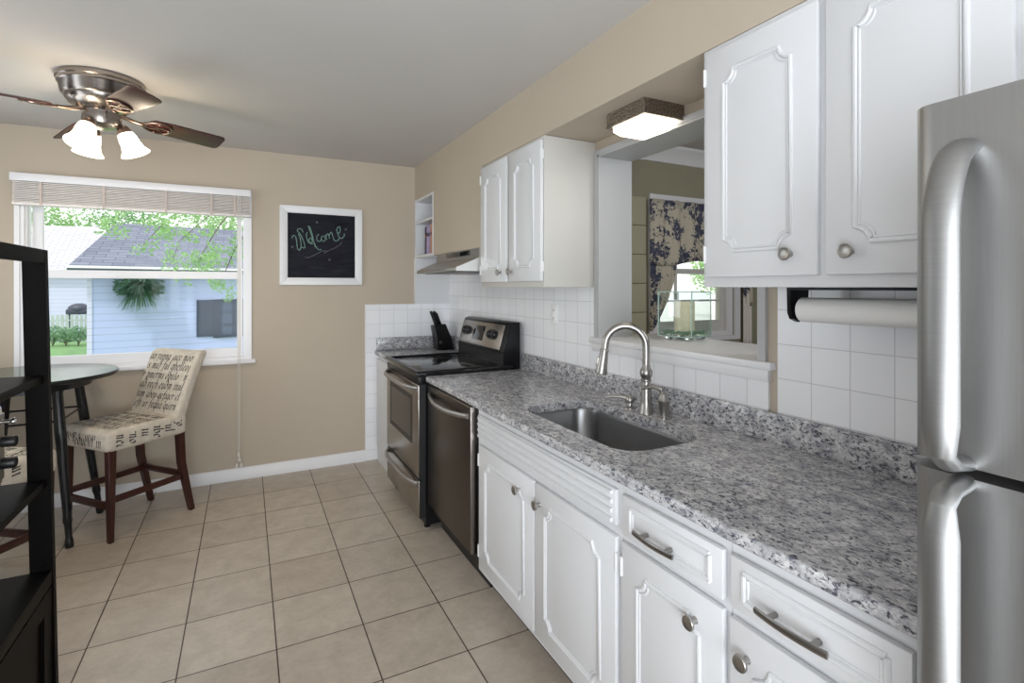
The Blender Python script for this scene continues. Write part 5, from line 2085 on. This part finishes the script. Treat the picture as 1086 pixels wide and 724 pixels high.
# picket fence with one object per run of pickets
fn = thing('picket_fence', 'weathered picket fence between the lawn and the white house', 'fence', tuple(at(75, 304.5, 21.6)))
pA, pB = at(30, 304.5, 21.4), at(91.5, 304.5, 21.8)
n = 13
for i in range(n):
    p = pA.lerp(pB, i / (n - 1))
    b = MB()
    zt = 0.29
    b.prism([(p.x - 0.055, GZ), (p.x + 0.055, GZ), (p.x + 0.055, zt - 0.08), (p.x, zt), (p.x - 0.055, zt - 0.08)], 'y', p.y - 0.01, p.y + 0.01)
    b.build('picket', 'fence_wood', fn)
b = MB()
for z in (-0.55, 0.02):
    b.tube([Vector((pA.x, pA.y + 0.03, z)), Vector((pB.x, pB.y + 0.03, z))], 0.03, 6)
b.build('rail', 'fence_wood', fn)

gr = at(84, 304.5, 23.6)
bb = thing('barbecue_grill', 'dark covered barbecue grill behind the picket fence', 'grill', (gr.x, gr.y, GZ))
b = MB()
b.sphere((gr.x, gr.y, 0.42), 0.42, 18, s=(1, 0.8, 0.62))
b.box(gr.x - 0.42, gr.x + 0.42, gr.y - 0.3, gr.y + 0.3, 0.18, 0.42, 0.04)
b.build('kettle', 'grill_black', bb)
for (dx, dy) in ((-0.3, -0.2), (0.3, -0.2), (-0.3, 0.2), (0.3, 0.2)):
    b = MB()
    b.tube([(gr.x + dx, gr.y + dy, 0.22), (gr.x + dx, gr.y + dy, GZ)], 0.03, 8)
    b.build('leg', 'grill_black', bb)


def leaf_cloud(b, c, rad, n, size, squash=0.8, rng=random):
    for i in range(n):
        while True:
            p = Vector((rng.uniform(-1, 1), rng.uniform(-1, 1), rng.uniform(-1, 1)))
            if p.length <= 1:
                break
        p = Vector((p.x * rad, p.y * rad, p.z * rad * squash)) + c
        s = size * rng.uniform(0.6, 1.3)
        u = Vector((rng.uniform(-1, 1), rng.uniform(-1, 1), rng.uniform(-0.8, 0.8))).normalized()
        v = u.orthogonal().normalized()
        v = (Matrix.Rotation(rng.uniform(0, 6.28), 3, u) @ v)
        b.quad(p - u * s, p - v * s * 0.45, p + u * s, p + v * s * 0.45)


def tree(label, base, height, crown, n, size, mat, seed, blobs):
    rng = random.Random(seed)
    t = thing('tree', label, 'tree', tuple(base), group=None)
    b = MB()
    top = Vector((base.x, base.y, base.z + height * 0.62))
    b.tube([base, base.lerp(top, 0.5) + Vector((0.1, 0, 0)), top], [0.24, 0.18, 0.1], 10)
    for k in range(6):
        a = k * 1.05
        b.tube([base.lerp(top, 0.55 + 0.07 * k), top + Vector((math.cos(a) * crown * 0.7, math.sin(a) * crown * 0.7, rng.uniform(0.2, 1.6)))], [0.07, 0.02], 6)
    b.build('trunk', 'bark', t)
    b = MB()
    for k in range(blobs):
        a = rng.uniform(0, 6.28)
        q = Vector((base.x + math.cos(a) * crown * rng.uniform(0.1, 0.9), base.y + math.sin(a) * crown * rng.uniform(0.1, 0.9), base.z + height * rng.uniform(0.42, 0.95)))
        leaf_cloud(b, q, crown * 0.5, n // blobs, size, 0.7, rng)
    b.build('foliage', mat, t, smooth=False, normals=False)
    return t


tree('light green leafy tree beyond the white house', Vector((*at(50, 304.5, 40).xy, GZ)), 9.0, 4.2, 3800, 0.17, 'leaf_light', 1, 26)
tree('mid green leafy tree beyond the garage roof', Vector((*at(140, 304.5, 46).xy, GZ)), 9.5, 4.4, 3400, 0.17, 'leaf_mid', 2, 26)
tree('light green tree at the right beyond the garage', Vector((*at(235, 304.5, 36).xy, GZ)), 8.8, 4.0, 3000, 0.17, 'leaf_light', 3, 24)

# near tree whose limbs droop across the upper pane
nt_ = thing('tree', 'near tree with leafy limbs drooping across the upper pane', 'tree', (*at(330, 304.5, 10.5).xy, GZ))
nb = Vector((*at(330, 304.5, 10.5).xy, GZ))
b = MB()
b.tube([nb, nb + Vector((-0.1, 0, 2.2)), nb + Vector((-0.3, 0, 4.2))], [0.22, 0.17, 0.12], 10)
rng = random.Random(9)
limbs = [[(300, 150), (240, 180), (200, 215), (170, 240), (150, 262)], [(310, 170), (262, 205), (232, 240), (215, 268), (205, 290)], [(280, 150), (215, 175), (165, 200), (130, 224), (118, 240)], [(320, 190), (275, 230), (250, 262), (238, 290), (232, 304)], [(300, 160), (250, 200), (222, 228), (190, 256), (182, 280)]]
pts3 = []
for li, lm in enumerate(limbs):
    dz = 9.0 + 0.35 * li
    P3 = [at(x, y, dz + 0.15 * i) for i, (x, y) in enumerate(lm)]
    P3 = [nb + Vector((-0.25, 0, 3.6))] + P3
    b.tube(P3, [0.06, 0.035, 0.02, 0.012, 0.008, 0.004], 6)
    pts3.append(P3)
b.build('limbs', 'bark', nt_)
b = MB()
for P3 in pts3:
    for A_, B_ in zip(P3[1:-1], P3[2:]):
        for k in range(8):
            q = A_.lerp(B_, rng.random())
            q = q + Vector((rng.uniform(-0.22, 0.22), rng.uniform(-0.3, 0.3), rng.uniform(-0.26, 0.16)))
            leaf_cloud(b, q, 0.17, 20, 0.048, 0.8, rng)
b.build('foliage', 'leaf_light', nt_, smooth=False, normals=False)

# shrub row in front of the fence
for i, (px, h, rr) in enumerate(((56, 0.78, 0.36), (70, 0.70, 0.34), (83, 0.78, 0.36))):
    p = Vector((*at(px, 304.5, 20.3).xy, GZ))
    s_ = thing('shrub', ['leafy grey-green shrub at the left of the picket fence', 'low grey-green shrub in the middle of the picket fence', 'grey-green shrub beside the garage corner'][i], 'shrub', tuple(p))
    rng = random.Random(20 + i)
    b = MB()
    leaf_cloud(b, p + Vector((0, 0, h * 0.62)), rr, 420, 0.06, 0.9, rng)
    b.build('foliage', 'leaf_bush', s_, smooth=False, normals=False)
    b = MB()
    for k in range(5):
        b.tube([p, p + Vector((rng.uniform(-0.2, 0.2), rng.uniform(-0.1, 0.1), h * 0.7))], 0.012, 5)
    b.build('stem', 'bark', s_)

# what the dining-room window looks onto
tree('pale green tree outside the dining window', Vector((*at(762, 304.5, 40).xy, GZ)), 5.0, 2.2, 1500, 0.16, 'leaf_light', 7, 18)

b = MB()
b.box(9.5, 60.0, 4.6, 60.0, GZ, GZ + 0.02)
struct(b.build('backdrop', 'backdrop_pale'), 'added pale ground driveway outside the dining window', 'backdrop')  # invented pale sheet, makes the view through the dining window bright
